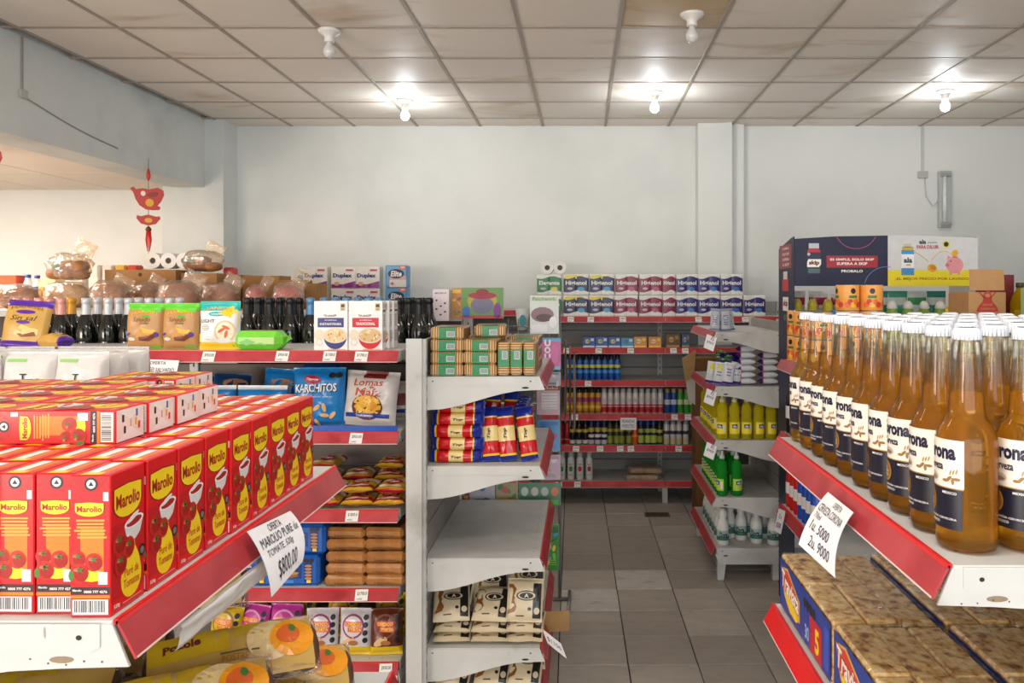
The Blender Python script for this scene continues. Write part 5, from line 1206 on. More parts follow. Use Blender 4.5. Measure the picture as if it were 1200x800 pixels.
cans([671, 678.5, 686], .436, can('#1e1816', '#141210', [(.5, .62, '#c8b43c'), (.05, .2, '#c8c0b8')]), 'black spray can with pale base, %s from the red ones', 'black spray cans')
cans([693, 700.5, 708], .436, can('#241c4c', '#28286c', [(.52, .68, '#c4b43c'), (.04, .2, '#c8b8c0'), (.3, .42, '#dcd8d8')]), 'navy spray can with yellow band, %s from the black ones', 'navy spray cans')
cans([715, 722.5, 728.5, 737], .436, can('#3c4024', '#1c1a18', [(.52, .64, '#b49c34'), (.06, .36, '#8c9434')]), 'olive spray can, %s from the navy ones', 'olive spray cans')
cans([744], .436, can('#dc5c1c', '#3c3a38', [(.3, .4, '#f08c3c')]), 'single orange spray can among the olive and blue ones (%s)', 'orange spray cans')
cans([751, 759, 766], .436, can('#1c2434', '#1c44a8', [(.48, .64, '#a8b45c'), (.08, .38, '#b4c45c')]), 'green labelled spray can with blue cap, %s from the orange one', 'blue capped spray cans')
cans([773], .436, can('#24241c', '#1a1816', [(.48, .60, '#c4bc4c'), (.1, .35, '#94a03c')]), 'single black capped spray can beside the white ones (%s)', 'dark spray cans')
cans([781, 788.5, 795.5, 803.5], .436, can('#d2ceca', '#a8a4a8', [(.42, .56, '#3c3c5c'), (.06, .24, '#c8b47c')]), 'white spray can with dark circle, %s from the black capped one', 'white spray cans')
# bottom: white bottles and a wrapped bundle
def creambottle(c):
    mb = MB().lathe([(.024, 0), (.027, .005), (.027, .14), (.024, .165, C('#c9c8c4', .35)), (.020, .172), (.021, .176), (.021, .205), (.018, .21)], C('#dad9d4', .3), 18)
    S = cylS(.027); mb.ell(S, 0, .085, .014, .022, C(c), .0008, 10, rings=2); mb.rect(S, -.015, .03, .015, .05, C('#c0c0b8'), .0008, 4, 1); mb.rect(S, -.012, .115, .012, .122, C(c), .0008, 4, 1)
    return mb.mesh('cream_bottle')
for k, (px, c) in enumerate(((658.5, '#3c8c3c'), (669, '#3c8c3c'), (679.5, '#b8243c'), (690.5, '#b8243c'))):
    put('shampoo_bottle', creambottle(c), (ax(px, ysh), ysh, .1685), (0, 0, 0), 'white bottle with %s print, %s of its colour on the lowest wall shelf' % (['green', 'red'][k // 2], ORD[k % 2]), 'bottle', 'white bottles')
for k in range(2):
    root = obj('wrapped_bundle', MB().box(-.12, .12, -.06, .06, 0, .04, noisy('brown_bundle', [(.3, '#8c6c48'), (.7, '#c0a078')], 20, .6), .008).mesh('wrapped_bundle'), None, (ax(752 + 4 * k, ysh), ysh + .02, .1685 + k * .052), (0, R(2 * k), R(6 * k)), label='brown bundle in clear film, %s of the pair on the lowest wall shelf' % ['lower', 'upper'][k], cat='bundle', group='wrapped bundles')
    MB().box(-.15, .15, -.066, .066, -.0002, .047, film(), .02).build('clear_wrap', root)
# tall open brown carton at the corner of the wall shelf
cb = MB(); CBX = noisy('brown_carton', [(.3, '#6c4826'), (.7, '#80572f')], 5, .8, 4)
cb.box(0, .175, 0, .20, 0, 1.12, CBX, .002)
o = cb.build('tall_carton', None, (ax(813, 5.80), 5.70, .0), label='tall brown carton with open flap at the end of the wall shelf', cat='carton')
MB().prism([(0, 0), (-.10, -.06), (-.075, -.22), (-.01, -.20)][::-1], lambda a, b, h: Vector((a, h, 1.10 + b + .08)), -.002, .002, MATS['cardboard']).build('flap', o); MB().prism([(0, -.16), (-.07, -.20), (-.05, -.36), (0, -.40)][::-1], lambda a, b, h: Vector((a, h + .03, 1.10 + b + .08)), -.002, .002, C('#c9c2b8', .6)).build('flap', o)
# ------------------------------------------------------------------ far right end shelf (C)
cX = lambda px, Y=4.45: ax(px, Y)
# clear sachets standing on the top tray
for k, px in enumerate((837, 845, 851, 857)):
    mb = MB(); S = bag(mb, .055, .125, .028, C('#aeb3ba', .2), 70 + k, [(.88, 1, C('#8a90a0', .2)), (0, .08, C('#6c6c84', .2))], wr=.3); lines(mb, S, 0, .06, .035, .06, 5, C('#5c6488'), .0014)
    place(mb, 'sachet', (cX(px, 4.50), 4.50 + .03 * (k % 2), 1.3745), (R(-8), R(4 - 3 * k), R([-12, 5, -3, 4][k])), 'silvery sachet on the top tray, %s from the red rail' % ORD[k], 'sachet', 'silvery sachets')
# wipes: soft white packs with purple ends
def wipes(seed):
    mb = MB(); S = bag(mb, .036 * 3, .115, .036, C('#d4d5da', .25), seed, [(0, .18, C('#3c2484', .25)), (.18, .22, C('#c83c7c', .25))], wr=.2, edge=.4); lines(mb, S, 0, .068, .07, .05, 4, C('#8c94ac'), .0014); return mb.mesh('wipes_pack')
WPM = [wipes(81), wipes(82)]
for c, px in enumerate((869, 895)):
    for k in range(6):
        put('wipes_pack', WPM[k % 2], (cX(px, 4.50) - .035, 4.50, 1.0725 + k * .0365), (R(90), R(0), R(90)), 'white wipes pack with purple end, %s up in the stack %s' % (ORD[k], ['beside the leaning packs', 'beside the white post'][c]), 'wipes', 'wipes packs', (.75, 1.0, 1.0))
for k, (px, Y) in enumerate(((832, 4.52), (841, 4.46), (852, 4.44), (861, 4.47))):
    mb = MB(); S = bag(mb, .062, .125, .04, C('#cfd1d2', .25), 85 + k, [(0, .14, C('#3c2484', .25))], wr=.2, edge=.4); lines(mb, S, 0, .07, .03, .05, 3, C('#6c74a4'), .0014)
    if k < 2: mb.ell(S, .0, .095, .015, .018, C('#d8d43c'), .0014, 10)
    place(mb, 'wipes_pack', (cX(px, Y), Y, 1.0725), (R(-6), R(8), R(-18 + 6 * k)), 'white wipes pack standing by the rail, %s from the red rail' % ORD[k], 'wipes', 'standing wipes packs')
mb = MB(); r = random.Random(5)
for k in range(26):
    a, b, c = r.uniform(-.04, .04), r.uniform(-.03, .03), r.uniform(-.025, .03); M = Matrix.Translation((a, b, c)) @ Matrix.Rotation(r.uniform(0, 6), 4, 'Z') @ Matrix.Rotation(r.uniform(-1, 1), 4, 'X')
    mb.add([(-.014, 0, 0), (0, -.010, .004), (.016, 0, 0), (0, .010, .004)], [(0, 1, 2, 3)], C(['#7cc83c', '#4c9c2c', '#9cd85c'][k % 3], .4), False, M)
o = mb.build('leafy_print_pack', None, (cX(848, 4.56), 4.56, 1.0725 + .165), label='bright green crumpled packet top above the standing wipes', cat='packet'); rest(o, 1.0725 + .128)
for k in range(2):
    mb = MB(); bag(mb, .10, .17, .05, C('#2c1c6c', .25), 90 + k, wr=.3); place(mb, 'wipes_pack', (cX(848 + 10 * k, 4.60), 4.62 + .0 * k, 1.0725), (R(-4), R(3), R(8)), 'dark purple wipes pack behind the standing white ones, %s from the rail' % ORD[k], 'wipes', 'dark purple packs')
# detergent bottles
def deterg(hexc, lab, capc, h=.25):
    L_ = liquid('detergent_' + hexc, hexc, .7, 1.2); mb = MB()
    mb.lathe([(.026, 0), (.031, .006), (.031, .10), (.027, .125), (.030, .15), (.027, .178), (.015, .198), (.013, .205)], L_, 18)
    o = obj('detergent_bottle', mb.mesh('detergent_bottle'), None, label='x', cat='bottle')
    MB().lathe([(.0145, .203), (.015, .22), (.008, .226), (.008, .242), (.010, .246), (.006, .25)], C(capc, .3), 14).build('cap', o)
    g = MB(); S = cylS(.0312); g.rect(S, -.036, .030, .036, .095, C(lab, .35), .0006, 14, 1, True); g.rect(S, -.018, .062, .012, .084, C('#28388c'), .001, 6, 1); g.rect(S, .018, .04, .03, .08, C('#e8e4cc'), .001, 3, 1); g.text(S, 'Ala', -.003, .073, .02, .014, WHT, .0014, .03)
    g.build('label', o); return Kind(o)
YK, GK = deterg('#f0e234', '#f4e03a', '#e0dca8'), deterg('#38c04a', '#b4d848', '#d0d8d0')
for rw, Y in enumerate((4.46, 4.54)):
    for k in range(5 if rw == 0 else 4):
        YK.place((C_X + .045 + k * .068 + .02 * rw, Y, .7755), (0, 0, R(rnd.uniform(-40, 40))), label='yellow detergent bottle, %s from the red rail, %s row' % (ORD[k], ['end', 'second'][rw]), group='yellow detergent bottles')
for k in range(7): YK.place((C_X + .045 + .004 * (k % 2), 4.62 + .075 * k, .7755), (0, 0, R(-70)), label='yellow detergent bottle along the rail, %s beyond the end pair' % ORD[k], group='yellow detergent bottles')
for k in range(8): GK.place((C_X + .045, 4.46 + .078 * k, .4595), (0, 0, R(-60)), label='green detergent bottle along the rail, %s from the shelf end' % ORD[k], group='green detergent bottles')
for k in range(3): GK.place((C_X + .125, 4.46 + .10 * k, .4595), (0, 0, R(20)), label='green detergent bottle in the inner row, %s from the shelf end' % ORD[k], group='green detergent bottles')
bl = MB().lathe([(.028, 0), (.034, .006), (.034, .105), (.027, .135), (.019, .148), (.024, .165), (.023, .185), (.014, .198), (.010, .203)], C('#d8d8d2', .3), 20)
o = obj('bleach_bottle', bl.mesh('bleach_bottle'), None, label='x', cat='bottle')
g = MB(); S = cylS(.0342); g.rect(S, -.05, .03, .05, .085, C('#9fb8b0', .4), .0005, 16, 1, True); g.rect(S, -.05, .03, .05, .052, C('#3c6c64', .4), .0008, 16, 1, True); g.text(S, 'Dora', 0, .062, .045, .030, C('#22383a'), .0012, .04); g.build('label', o)
LK = Kind(o)
for k in range(7): LK.place((C_X + .05, 4.47 + .085 * k, .1805), (0, 0, R(-40 if k else 0)), label='white bleach bottle along the rail, %s from the shelf end' % ORD[k], group='white bleach bottles')
for k, (dx, Y) in enumerate(((.115, 4.60), (.17, 4.56), (.225, 4.62), (.245, 4.50), (.31, 4.60), (.335, 4.47))): LK.place((C_X + dx, Y, .1805), (0, 0, R(rnd.uniform(-30, 30))), label='white bleach bottle on the tray floor, %s inward from the rail' % ORD[k], group='white bleach bottles')
# price cards hung on the left rails of that shelf
for k, z in enumerate((1.374, 1.072, .775)):
    S_ = lambda a, b, z=z: Vector((C_X - .045 - .02 * b + .05 * a, 4.425 - .03 * a, z - .012 - .075 * b - .02 * a))
    sheet('price_sign', S_, .05, .07, [T('$900', 0, 0, .035, .014)], 'small white price card on the end shelf, %s rail from the top' % ORD[k])
# ------------------------------------------------------------------ bread and cartons on the island behind
LOAF = noisy('baked_crust', [(.25, '#7a4a20'), (.5, '#a86c34'), (.75, '#c8935a')], 14, .6, 5, .25, 30)
FILM = film('bread_film', '#fff4e4', .75, .16, .10, 1.0)
def blob(w, d, h, m, seed, nu=16, nv=10, rough=.12):
    mb = MB(); vs = []; fs = []
    for j in range(nv + 1):
        t = pi * j / nv
        for i in range(nu):
            a = 2 * pi * i / nu; n = 1 + rough * noise.noise(Vector((cos(a) * sin(t) * 2.2 + seed, sin(a) * sin(t) * 2.2, cos(t) * 2.2 + seed)))
            sx = abs(cos(a)) ** .8 * (1 if cos(a) > 0 else -1); sy = abs(sin(a)) ** .8 * (1 if sin(a) > 0 else -1)
            vs.append((w / 2 * sx * sin(t) ** .7 * n, d / 2 * sy * sin(t) ** .7 * n, h / 2 - h / 2 * cos(t) * n))
    for j in range(nv):
        for i in range(nu): fs.append((j * nu + i, j * nu + (i + 1) % nu, (j + 1) * nu + (i + 1) % nu, (j + 1) * nu + i))
    mb.add(vs, fs, m, True); return mb
def breadbag(px, Y, z, w, h, lab, m=LOAF, seed=1, top=.02, buns=0, name='bread_bag'):
    root = obj(name, None, None, (ax(px, Y), Y, z), (0, 0, R(rnd.uniform(-10, 10))), label=lab, cat='bread', group='bagged bread')
    if buns:
        q = random.Random(seed)
        for k in range(buns):
            a = (k % 3 - 1) * w * .27; b = (k // 3) * h * .30
            o = blob(w * .36, .11, h * .42, m if k % 4 != 3 else C('#3c6c3c', .4), seed + k).build('bun', root, (a + q.uniform(-.01, .01), q.uniform(-.02, .02), b + .004), (0, 0, q.uniform(0, 3)))
    else: blob(w * .92, .13, h * .9, m, seed).build('loaf', root, (0, 0, .004))
    f = blob(w * 1.04, .16, h * 1.03, FILM, seed + 9, 22, 14, .16); f.build('clear_bag', root)
    if top:
        tb_ = MB(); bag(tb_, w * .55, top + .03, .02, FILM, seed + 3, wr=.5, nu=10, nv=8); tb_.build('bag_neck', root, (w * .28, 0, h * .82), (0, R(28), 0))
    return rest_tree(root, z)
zH = 1.4905; yB = 4.68
for k, (px, w, h, lab, top, m) in enumerate(((20, .26, .14, 'bagged loaf above the leaning purple toast pack', .0, LOAF), (80, .26, .165, 'brown paper wrapped loaf under the bag of buns', 0, noisy('paper_bag', [(.3, '#b08a5c'), (.7, '#cba878')], 8, .7, 5, .3)), (130, .22, .165, 'bagged dark loaf above the silver topped bottles', .03, LOAF), (170, .17, .155, 'small bagged loaf beside the dark loaf', .05, LOAF), (210, .24, .165, 'bagged loaf above the two bran toast packs', .06, LOAF), (259, .22, .16, 'bagged loaf above the light toast pack', .05, LOAF))):
    breadbag(px, yB - .03 + .17 * (k % 2), zH, w, h, lab, m, k + 1, top)
breadbag(82, yB + .14, zH + .172, .27, .16, 'large clear bag of brown buns on top of the paper loaf', LOAF, 31, .09, 6)
PKB = noisy('pink_cake', [(.3, '#b8484c'), (.7, '#d88c84')], 10, .5)
breadbag(301, yB + .1, zH, .12, .14, 'small bag of pink cake above the black bottles', PKB, 41, .06)
breadbag(338, yB, zH, .17, .15, 'larger bag of pink cake beside the pale blue foiled bottle', PKB, 43, .08)
KR = noisy('kraft_board', [(.3, '#93683c'), (.7, '#a97d4c')], 4, .8, 4)
def openbox(px0, px1, py, Y, d, z, lab, flaps=True, m=None, name='carton', holes=False):
    m = m or KR; x0, x1 = ax(px0, Y), ax(px1, Y); h = at(0, py, Y).z - z; w = x1 - x0; t = .003
    root = obj(name, None, None, ((x0 + x1) / 2, Y, z), (0, 0, R(rnd.uniform(-1.5, 1.5))), label=lab, cat='carton', group='brown cartons')
    MB().box(-w / 2, w / 2, 0, t, 0, h, m).build('front', root); MB().box(-w / 2, w / 2, d - t, d, 0, h, m).build('back', root)
    MB().box(-w / 2, -w / 2 + t, t, d - t, 0, h, m).build('side', root); MB().box(w / 2 - t, w / 2, t, d - t, 0, h, m).build('side', root); MB().box(-w / 2, w / 2, 0, d, 0, t, m).build('bottom', root)
    if holes: MB().ell(Fr((0, 0, 0), X_, Z_), 0, h - .03, .012, .012, C('#4c3420', .8), .0008, 12).build('hole', root)
    return root
openbox(123, 206, 316, 4.95, .22, zH, 'wide brown carton with a round hole above the dark loaf', holes=True)
openbox(212, 254, 320, 5.00, .22, zH, 'brown carton beside the wide one, under the bag of buns')
openbox(263, 282, 322, 5.10, .2, zH, 'narrow brown carton behind the bagged loaf')
openbox(284, 327, 323, 5.10, .2, zH, 'dark topped brown carton above the pink cake bag')
openbox(318, 356, 328, 4.90, .16, zH, 'plain brown carton behind the larger pink cake bag')
openbox(357, 371, 332, 4.92, .2, zH, 'brown carton edge beside the pale blue foiled bottle')
breadbag(238, 5.02 + .08, at(0, 319, 5.0).z + .002, .25, .135, 'clear bag of mixed buns resting on the brown carton', LOAF, 51, .05, 5)
# far left: rolls, bottles and boxes along the back of that island
put('roll_pack', rolls_end(3, .052), (ax(201, 5.27), 5.27, zH + .0), (0, 0, 0), 'three large paper rolls on end beside the bag of buns', 'toilet paper'); 
o = bpy.data.objects['roll_pack.%03d' % max(int(k.name[-3:]) for k in bpy.data.objects if k.name.startswith('roll_pack.'))]
stand = MB().box(-.17, .17, -.05, .05, 0, at(0, 315, 5.27).z - zH, C('#dcd6cc', .5), .004); put('white_carton', stand.mesh('white_carton'), (ax(201, 5.27), 5.28, zH), (0, 0, 0), 'white carton supporting the three large rolls', 'carton'); o.location.z += at(0, 315, 5.27).z - zH + .0006; o.location.y = 5.28
for k, (px, c1, c2, w, h, lab) in enumerate(((12, '#d8502c', '#e6ddd2', .15, .21, 'red and white box at the far end of the bread island'), (33, '#dcdce0', '#3c4c94', .055, .215, 'white bottle with blue print near the red box'), (44, '#e0dcd4', '#3c3c84', .05, .21, 'white and purple bottle near the red box'), (62, '#e8d8a0', '#d8a43c', .10, .19, 'pale yellow packet beside the white bottles'))):
    Y = 5.1; mb = MB()
    if k in (1, 2): mb.lathe([(w * .5, 0), (w * .52, .01), (w * .52, h * .7), (w * .3, h * .85), (w * .3, h)], C(c1, .35), 14); mb.rect(cylS(w * .52), -w * .4, h * .45, w * .4, h * .66, C(c2), .001, 6, 1); mb.lathe([(w * .31, h * .9), (w * .31, h)], C(c2), 12)
    else: mb.box(-w / 2, w / 2, -.05, .05, 0, h, C(c1, .4), .003); mb.rect(Fr((0, -.05, 0), X_, Z_), -w / 2, .02, w / 2, h * .72, C(c2), .001)
    put(['box', 'bottle', 'bottle', 'packet'][k], mb.mesh('far_item'), (ax(px, Y), Y, zH), (0, 0, 0), lab, ['box', 'bottle', 'bottle', 'packet'][k])
for k, (px, c) in enumerate(((98, '#e8e2da'), (116, '#e8e0d8'), (132, '#e4ded4'), (147, '#e0b43c'), (161, '#d8503c'), (272, '#c83c3c'))):
    mb = MB().box(-.035, .035, -.04, .04, 0, .28 if px < 200 else .265, C(c, .4), .01); mb.rect(Fr((0, -.04, 0), X_, Z_), -.03, .08, .03, .2, C('#efe9e0'), .001)
    put('household_packet', mb.mesh('packet'), (ax(px, 5.26 if px < 180 or px > 200 else 5.26), 5.24 if px != 178 else 5.24, zH), (0, 0, 0), '%s packet peeking over the brown cartons' % ['white', 'cream', 'ivory', 'yellow', 'red', 'crimson'][k], 'packet', 'packets behind the cartons')
# ------------------------------------------------------------------ white packets behind the tomato cartons
def whitepack(seed):
    mb = MB(); S = bag(mb, .118, .228, .07, C('#d0ccc7', .28), seed, wr=.26, seam=.03, edge=.3, pinch=0)
    mb.poly(S, [(-.05, .03), (-.01, .15), (.01, .15), (.05, .03)], C('#d9bdb4', .3), .0015); mb.text(S, 'T', 0, .172, .014, .014, INK, .002, .03); mb.rect(S, -.045, .205, .0, .212, C('#8cbc6c'), .0015, 5, 1)
    mb.ell(S, -.028, .09, .014, .035, C('#d8bab4', .3), .002, 10, rot=.4); mb.ell(S, .03, .12, .012, .03, C('#c9c4c4', .3), .002, 10, rot=-.4); lines(mb, S, 0, .06, .05, .03, 4, C('#b9aeb0'), .002)
    return mb.mesh('flour_packet')
WP = [whitepack(61), whitepack(62)]
for rw in range(3):
    for k in range(4):
        put('flour_packet', WP[(k + rw) % 2], (-1.150 - k * .119, 1.83 + rw * .085, A_Z + .0005), (R(rnd.uniform(-3, 3)), 0, R(rnd.uniform(-3, 3))), 'white flour packet, %s row behind the tomato cartons, %s from the aisle' % (ORD[rw], ORD[k]), 'packet', 'white packets')
# ------------------------------------------------------------------ bagged peach cakes under the tomato shelf
CHO = noisy('dark_cake', [(.3, '#3c2418'), (.6, '#5e3d28'), (.8, '#7c5638')], 16, .45, 5, .3, 40)
def cakebag(seed, peach=True):
    root = obj('cake_bag', None, None, label='x', cat='cake', group='bagged cakes under the tomato shelf')
    w, h, t = .36, .15, .10
    for k in range(6): blob(.064, .066, .118, CHO, seed + k, 12, 8, .06).build('cake', root, (-.15 + k * .06, 0, .012))
    f = MB(); S = bag(f, w, h, t, film('cake_film', '#f6efe6', .6, .12, .05, .7), seed, wr=.2, seam=.04, edge=.3, pinch=0, nu=24); f.build('clear_bag', root)
    p = MB(); YP, TP = C('#cfa81c', .22), C('#c6a052', .28)
    p.rect(S, -.172, .008, .165, .142, TP, .002, 20, 10, True); p.rect(S, -.17, .07, -.01, .138, YP, .003, 10, 5, True); p.rect(S, -.17, .012, -.05, .05, YP, .003, 8, 3, True); p.rect(S, .0, .10, .06, .136, YP, .003, 5, 3, True)
    for q in range(6): p.rect(S, -.05 + .022 * q, .012, -.046 + .022 * q, .032, C('#8a6a2c'), .004, 1, 2)
    p.text(S, 'Pozole', -.105, .105, .075, .022, C('#6a1c24'), .004, .04, .1, .1); p.text(S, 'POSTRE', .0, .05, .055, .014, C('#b8742c'), .004, .0)
    p.rect(S, -.03, .06, .05, .064, C('#6a5a34'), .004, 5, 1)
    if peach:
        p.ell(S, .075, .080, .052, .050, C('#e0c48c', .3), .0034, 20, rings=3); p.ell(S, .120, .078, .048, .046, C('#ee9a1c', .25), .0044, 20, rings=3); p.ell(S, .112, .085, .026, .024, C('#d8642c', .25), .0052, 14, rings=2); p.ell(S, .122, .098, .008, .010, GRN, .006, 8)
    p.build('printed_wrap', root); return Kind(root)
KP = cakebag(71); KD = cakebag(75, False)
def cake_at(K, X, Y, Z, rx, rz, lab): rest_tree(K.place((X, Y, Z), (R(rx), 0, R(rz)), label=lab, scale=(.80, .66, .82)), Z)
for k in range(4): cake_at(KP, -.565 - .01 * (k % 2), .99 + .17 * k, .8005, -64, 24, 'peach print cake bag, bottom layer, %s from the slotted bracket' % ORD[k])
for k in range(3): cake_at(KP, -.600 - .015 * (k % 2), 1.04 + .17 * k, .8005 + .098, -56, 28, 'peach print cake bag, upper layer, %s from the slotted bracket' % ORD[k])
cake_at(KD, -.76, 1.44, .8005 + .195, -50, 26, 'dark cake bag on top of the peach print pile')
for k in range(4): cake_at(KP, -.88, 1.00 + .17 * k, .8005, -60, 14, 'peach print cake bag of the inner row, %s from the slotted bracket' % ORD[k])
for k in range(3): cake_at(KD, -.90, 1.08 + .17 * k, .8005 + .085, -56, 16, 'dark cake bag on the inner row, %s from the slotted bracket' % ORD[k])
# crumpled clear plastic hanging under the rail
mb = MB(); bag(mb, .30, .034, .010, C('#d8d4cf', .25), 77, wr=.6); mb.build('plastic_strip', None, (A_X + .022, 1.14, A_Z - .080), (R(12), 0, R(88)), label='torn strip of white plastic hanging under the red rail', cat='plastic strip')

# ------------------------------------------------------------------ behind the beer: peach tins, coloured cans, oil
mb = MB(); TN = C('#c9c4ba', .25, .8); PE = C('#eda24c', .35)
mb.lathe([(.047, 0, TN), (.0495, .003, PE), (.0495, .109, TN), (.0485, .112), (.046, .110)], PE, 26); S = cylS(.0495)
for u in (-.08, 0, .08):
    mb.ell(S, u, .085, .011, .012, BLK, .0008, 12); mb.rect(S, u - .018, .055, u + .018, .066, C('#3c7c34'), .0008, 5, 1)
    for k in range(5): mb.ell(S, u - .026 + k * .013, .026 + .012 * (k % 2), .012, .013, C(['#e06c2c', '#c8382c', '#f0b83c'][k % 3]), .0008 + .0002 * k, 10)
o = obj('peach_tin', mb.mesh('peach_tin'), None, label='x', cat='tin', group='peach tins'); PT = Kind(o)
for k in range(4):
    for lay in range(2): PT.place((.905 + .058, 3.555 - .104 * k, 1.2905 + lay * .1125), (0, 0, R(-60 + 20 * k)), label='orange peach tin along the rail behind the beer, %s layer, %s' % (['lower', 'upper'][lay], ORD[k]))
for k, px in enumerate((993, 1020.5)):
    for lay in range(3): PT.place((ax(px, 3.45), 3.45, 1.2905 + lay * .1125), (0, 0, R(10 + 70 * k)), label='orange peach tin in the inner %s stack, %s up' % (['first', 'second'][k], ORD[lay]))
def slim(c, cap, h=.20):
    mb = MB().lathe([(.027, 0), (.029, .005), (.029, h * .72), (.018, h * .85, C(cap, .35)), (.017, h)], C(c, .25), 16); S = cylS(.029, 0, 0, pi); mb.rect(S, -.03, h * .3, .03, h * .55, C('#d8d4d0'), .0008, 8, 1); return mb.mesh('slim_bottle')
SR, SBl, SK = slim('#c01c1c', '#8c1414'), slim('#1c4cac', '#c8d4e4'), slim('#1c1a1c', '#2c2a2c', .22)
for k in range(7):
    put('slim_bottle', SR if k < 3 else SBl, (.905 + .036, 3.575 - .064 * k, .6355), (0, 0, 0), '%s slim bottle behind the beer sign, %s from the shelf end' % (['red', 'blue'][k > 2], ORD[k]), 'bottle', 'slim bottles behind the beer')
for k in range(5): put('slim_bottle', SK, (.905 + .036, 3.575 - .066 * k, .9655), (0, 0, 0), 'black slim bottle under the peach tins, %s from the shelf end' % ORD[k], 'bottle', 'black slim bottles')
def P7(a, b): return Vector((.905 - .030 - .02 * b, 3.56 - .12 * a, .635 - .005 - .10 * b + .02 * a))
sheet('price_sign', P7, .12, .10, [T('12 x', 0, .02, .05, .02), T('$2300', 0, -.02, .08, .025)], 'small curled price sign on the rail of the slim bottles')
# ------------------------------------------------------------------ cardboard display stand with printed headers
ds = obj('display_stand', None, None, (1.037, 3.90, 0), label='tall navy and yellow cardboard display stand with printed headers', cat='display stand')
NV = noisy('display_navy', [(.3, '#171a34'), (.7, '#1f2342')], 3, .45, 4); GY = C('#c8c9c8', .5); YD = C('#dccb1c', .45)
WID = .894; HW = .455
MB().prism([(0, 0), (.30, 0), (.30, 1.82), (.06, 1.862), (0, 1.868)], lambda a, b, h: Vector((h, a, b)), -.004, 0, NV).build('side_panel', ds); MB().prism([(0, 0), (.30, 0), (.30, 1.82), (0, 1.868)], lambda a, b, h: Vector((WID + h, a, b)), 0, .004, GY).build('side_panel', ds)
MB().box(0, WID, .296, .30, 0, 1.5, C('#d8d6d2', .5)).build('back_panel', ds)
sp = MB(); S = Fr((-.004, .30, 0), -Y_, Z_)
sp.rect(S, .02, 1.715, .26, 1.835, C('#8c2434', .4), .0008)
for k, t in enumerate(('ES SIMPLE,', 'SOLO SKIP', 'SUPERA', 'A SKIP')): sp.text(S, t, .15, 1.815 - k * .027, .13, .014, WHT, .0014, .02)
sp.rect(S, .10, 1.66, .18, 1.70, C('#d8d4d4'), .0008); sp.rect(S, .08, 1.60, .20, 1.66, C('#c02c34'), .0008); sp.rect(S, .09, 1.50, .20, 1.57, WHT, .001); sp.text(S, 'skip', .145, 1.535, .09, .04, C('#8c1c2c'), .0014, .04); sp.rect(S, .10, 1.45, .19, 1.48, C('#3c5c5c'), .0008)
sp.build('side_print', ds)
z0, z1 = 1.625, 1.868
h1 = MB(); h1.prism([(0, z0), (HW, z0), (HW, z1 + .004), (.2, z1), (0, z1 - .012)], lambda a, b, h: Vector((a, -h, b)), 0, .004, NV); S = Fr((0, -.004, 0), X_, Z_)
H = lambda v: z0 + v * (z1 - z0)
h1.rect(S, .068, H(.72), .118, H(.86), C('#b8bcc4'), .0006); h1.poly(S, [(.058, H(.68)), (.128, H(.68)), (.116, H(.76)), (.070, H(.76))], C('#b82434'), .0009); h1.rect(S, .060, H(.24), .126, H(.68), C('#202848'), .0006); h1.poly(S, [(.060, H(.38)), (.118, H(.38)), (.128, H(.44)), (.128, H(.54)), (.066, H(.54)), (.060, H(.48))], WHT, .0010); h1.text(S, 'skip', .094, H(.46), .052, .026, C('#6c1424'), .0014, .05); h1.rect(S, .066, H(.26), .122, H(.35), C('#4c6468'), .0009); h1.ell(S, .068, H(.64), .008, .008, C('#aab0b8'), .0012, 10)
h1.rect(S, .155, H(.37), .405, H(.61), C('#9c1c28', .4), .0006); h1.text(S, 'ES SIMPLE, SOLO SKIP', .28, H(.53), .215, .013, WHT, .001, .03); h1.text(S, 'SUPERA A SKIP', .28, H(.45), .15, .013, WHT, .001, .03); h1.text(S, 'PROBALO', .28, H(.30), .105, .013, WHT, .001, .03)
for q, (cx, cz, rr_, a0, a1) in enumerate(((.30, H(1.12), .10, pi * 1.06, pi * 1.94), (.45, H(-.02), .11, pi * .45, pi * .95))):
    h1.tube([S(cx + rr_ * cos(a0 + (a1 - a0) * k / 14), min(z1 - .006, max(z0 + .003, cz + rr_ * .9 * sin(a0 + (a1 - a0) * k / 14))), .001) for k in range(15)], .0016, C(['#c85c7c', '#6c8ccc'][q]), 5)
h1.build('header', ds)
h2 = MB(); h2.prism([(HW, z0), (WID, z0), (WID, z1 - .008), (.65, z1 + .002), (HW, z1 + .004)], lambda a, b, h: Vector((a, -h, b)), 0, .004, GY)
h2.rect(S, HW, z0 + .001, WID, H(.32), YD, .0006); h2.text(S, '¡EL MEJOR PRECIO POR LAVADO!', .675, H(.14), .365, .016, C('#8c4c1c'), .001, .02)
bx_ = .555
h2.rect(S, bx_ - .022, H(.78), bx_ + .014, H(.85), C('#b8b4a0'), .0008); h2.rect(S, bx_ - .03, H(.70), bx_ + .024, H(.79), C('#b8a83c'), .0008); h2.rect(S, bx_ - .034, H(.22), bx_ + .028, H(.72), C('#e0e2e4'), .001); h2.rect(S, bx_ - .034, H(.64), bx_ + .028, H(.72), C('#3c8cc4'), .0014); h2.rect(S, bx_ - .034, H(.22), bx_ + .028, H(.36), C('#3c84bc'), .0014); h2.text(S, 'ala', bx_ - .002, H(.52), .042, .026, C('#1c3c3c'), .0018, .04); h2.rect(S, bx_ - .012, H(.41), bx_ + .012, H(.44), C('#c89c5c'), .0018)
h2.text(S, 'ala', .625, H(.89), .034, .022, C('#22303c'), .001, .04); h2.text(S, 'LÍQUIDO', .672, H(.875), .045, .010, C('#22303c'), .001, .01); h2.text(S, 'PARA DILUIR', .650, H(.785), .108, .018, C('#b02434'), .001, .03)
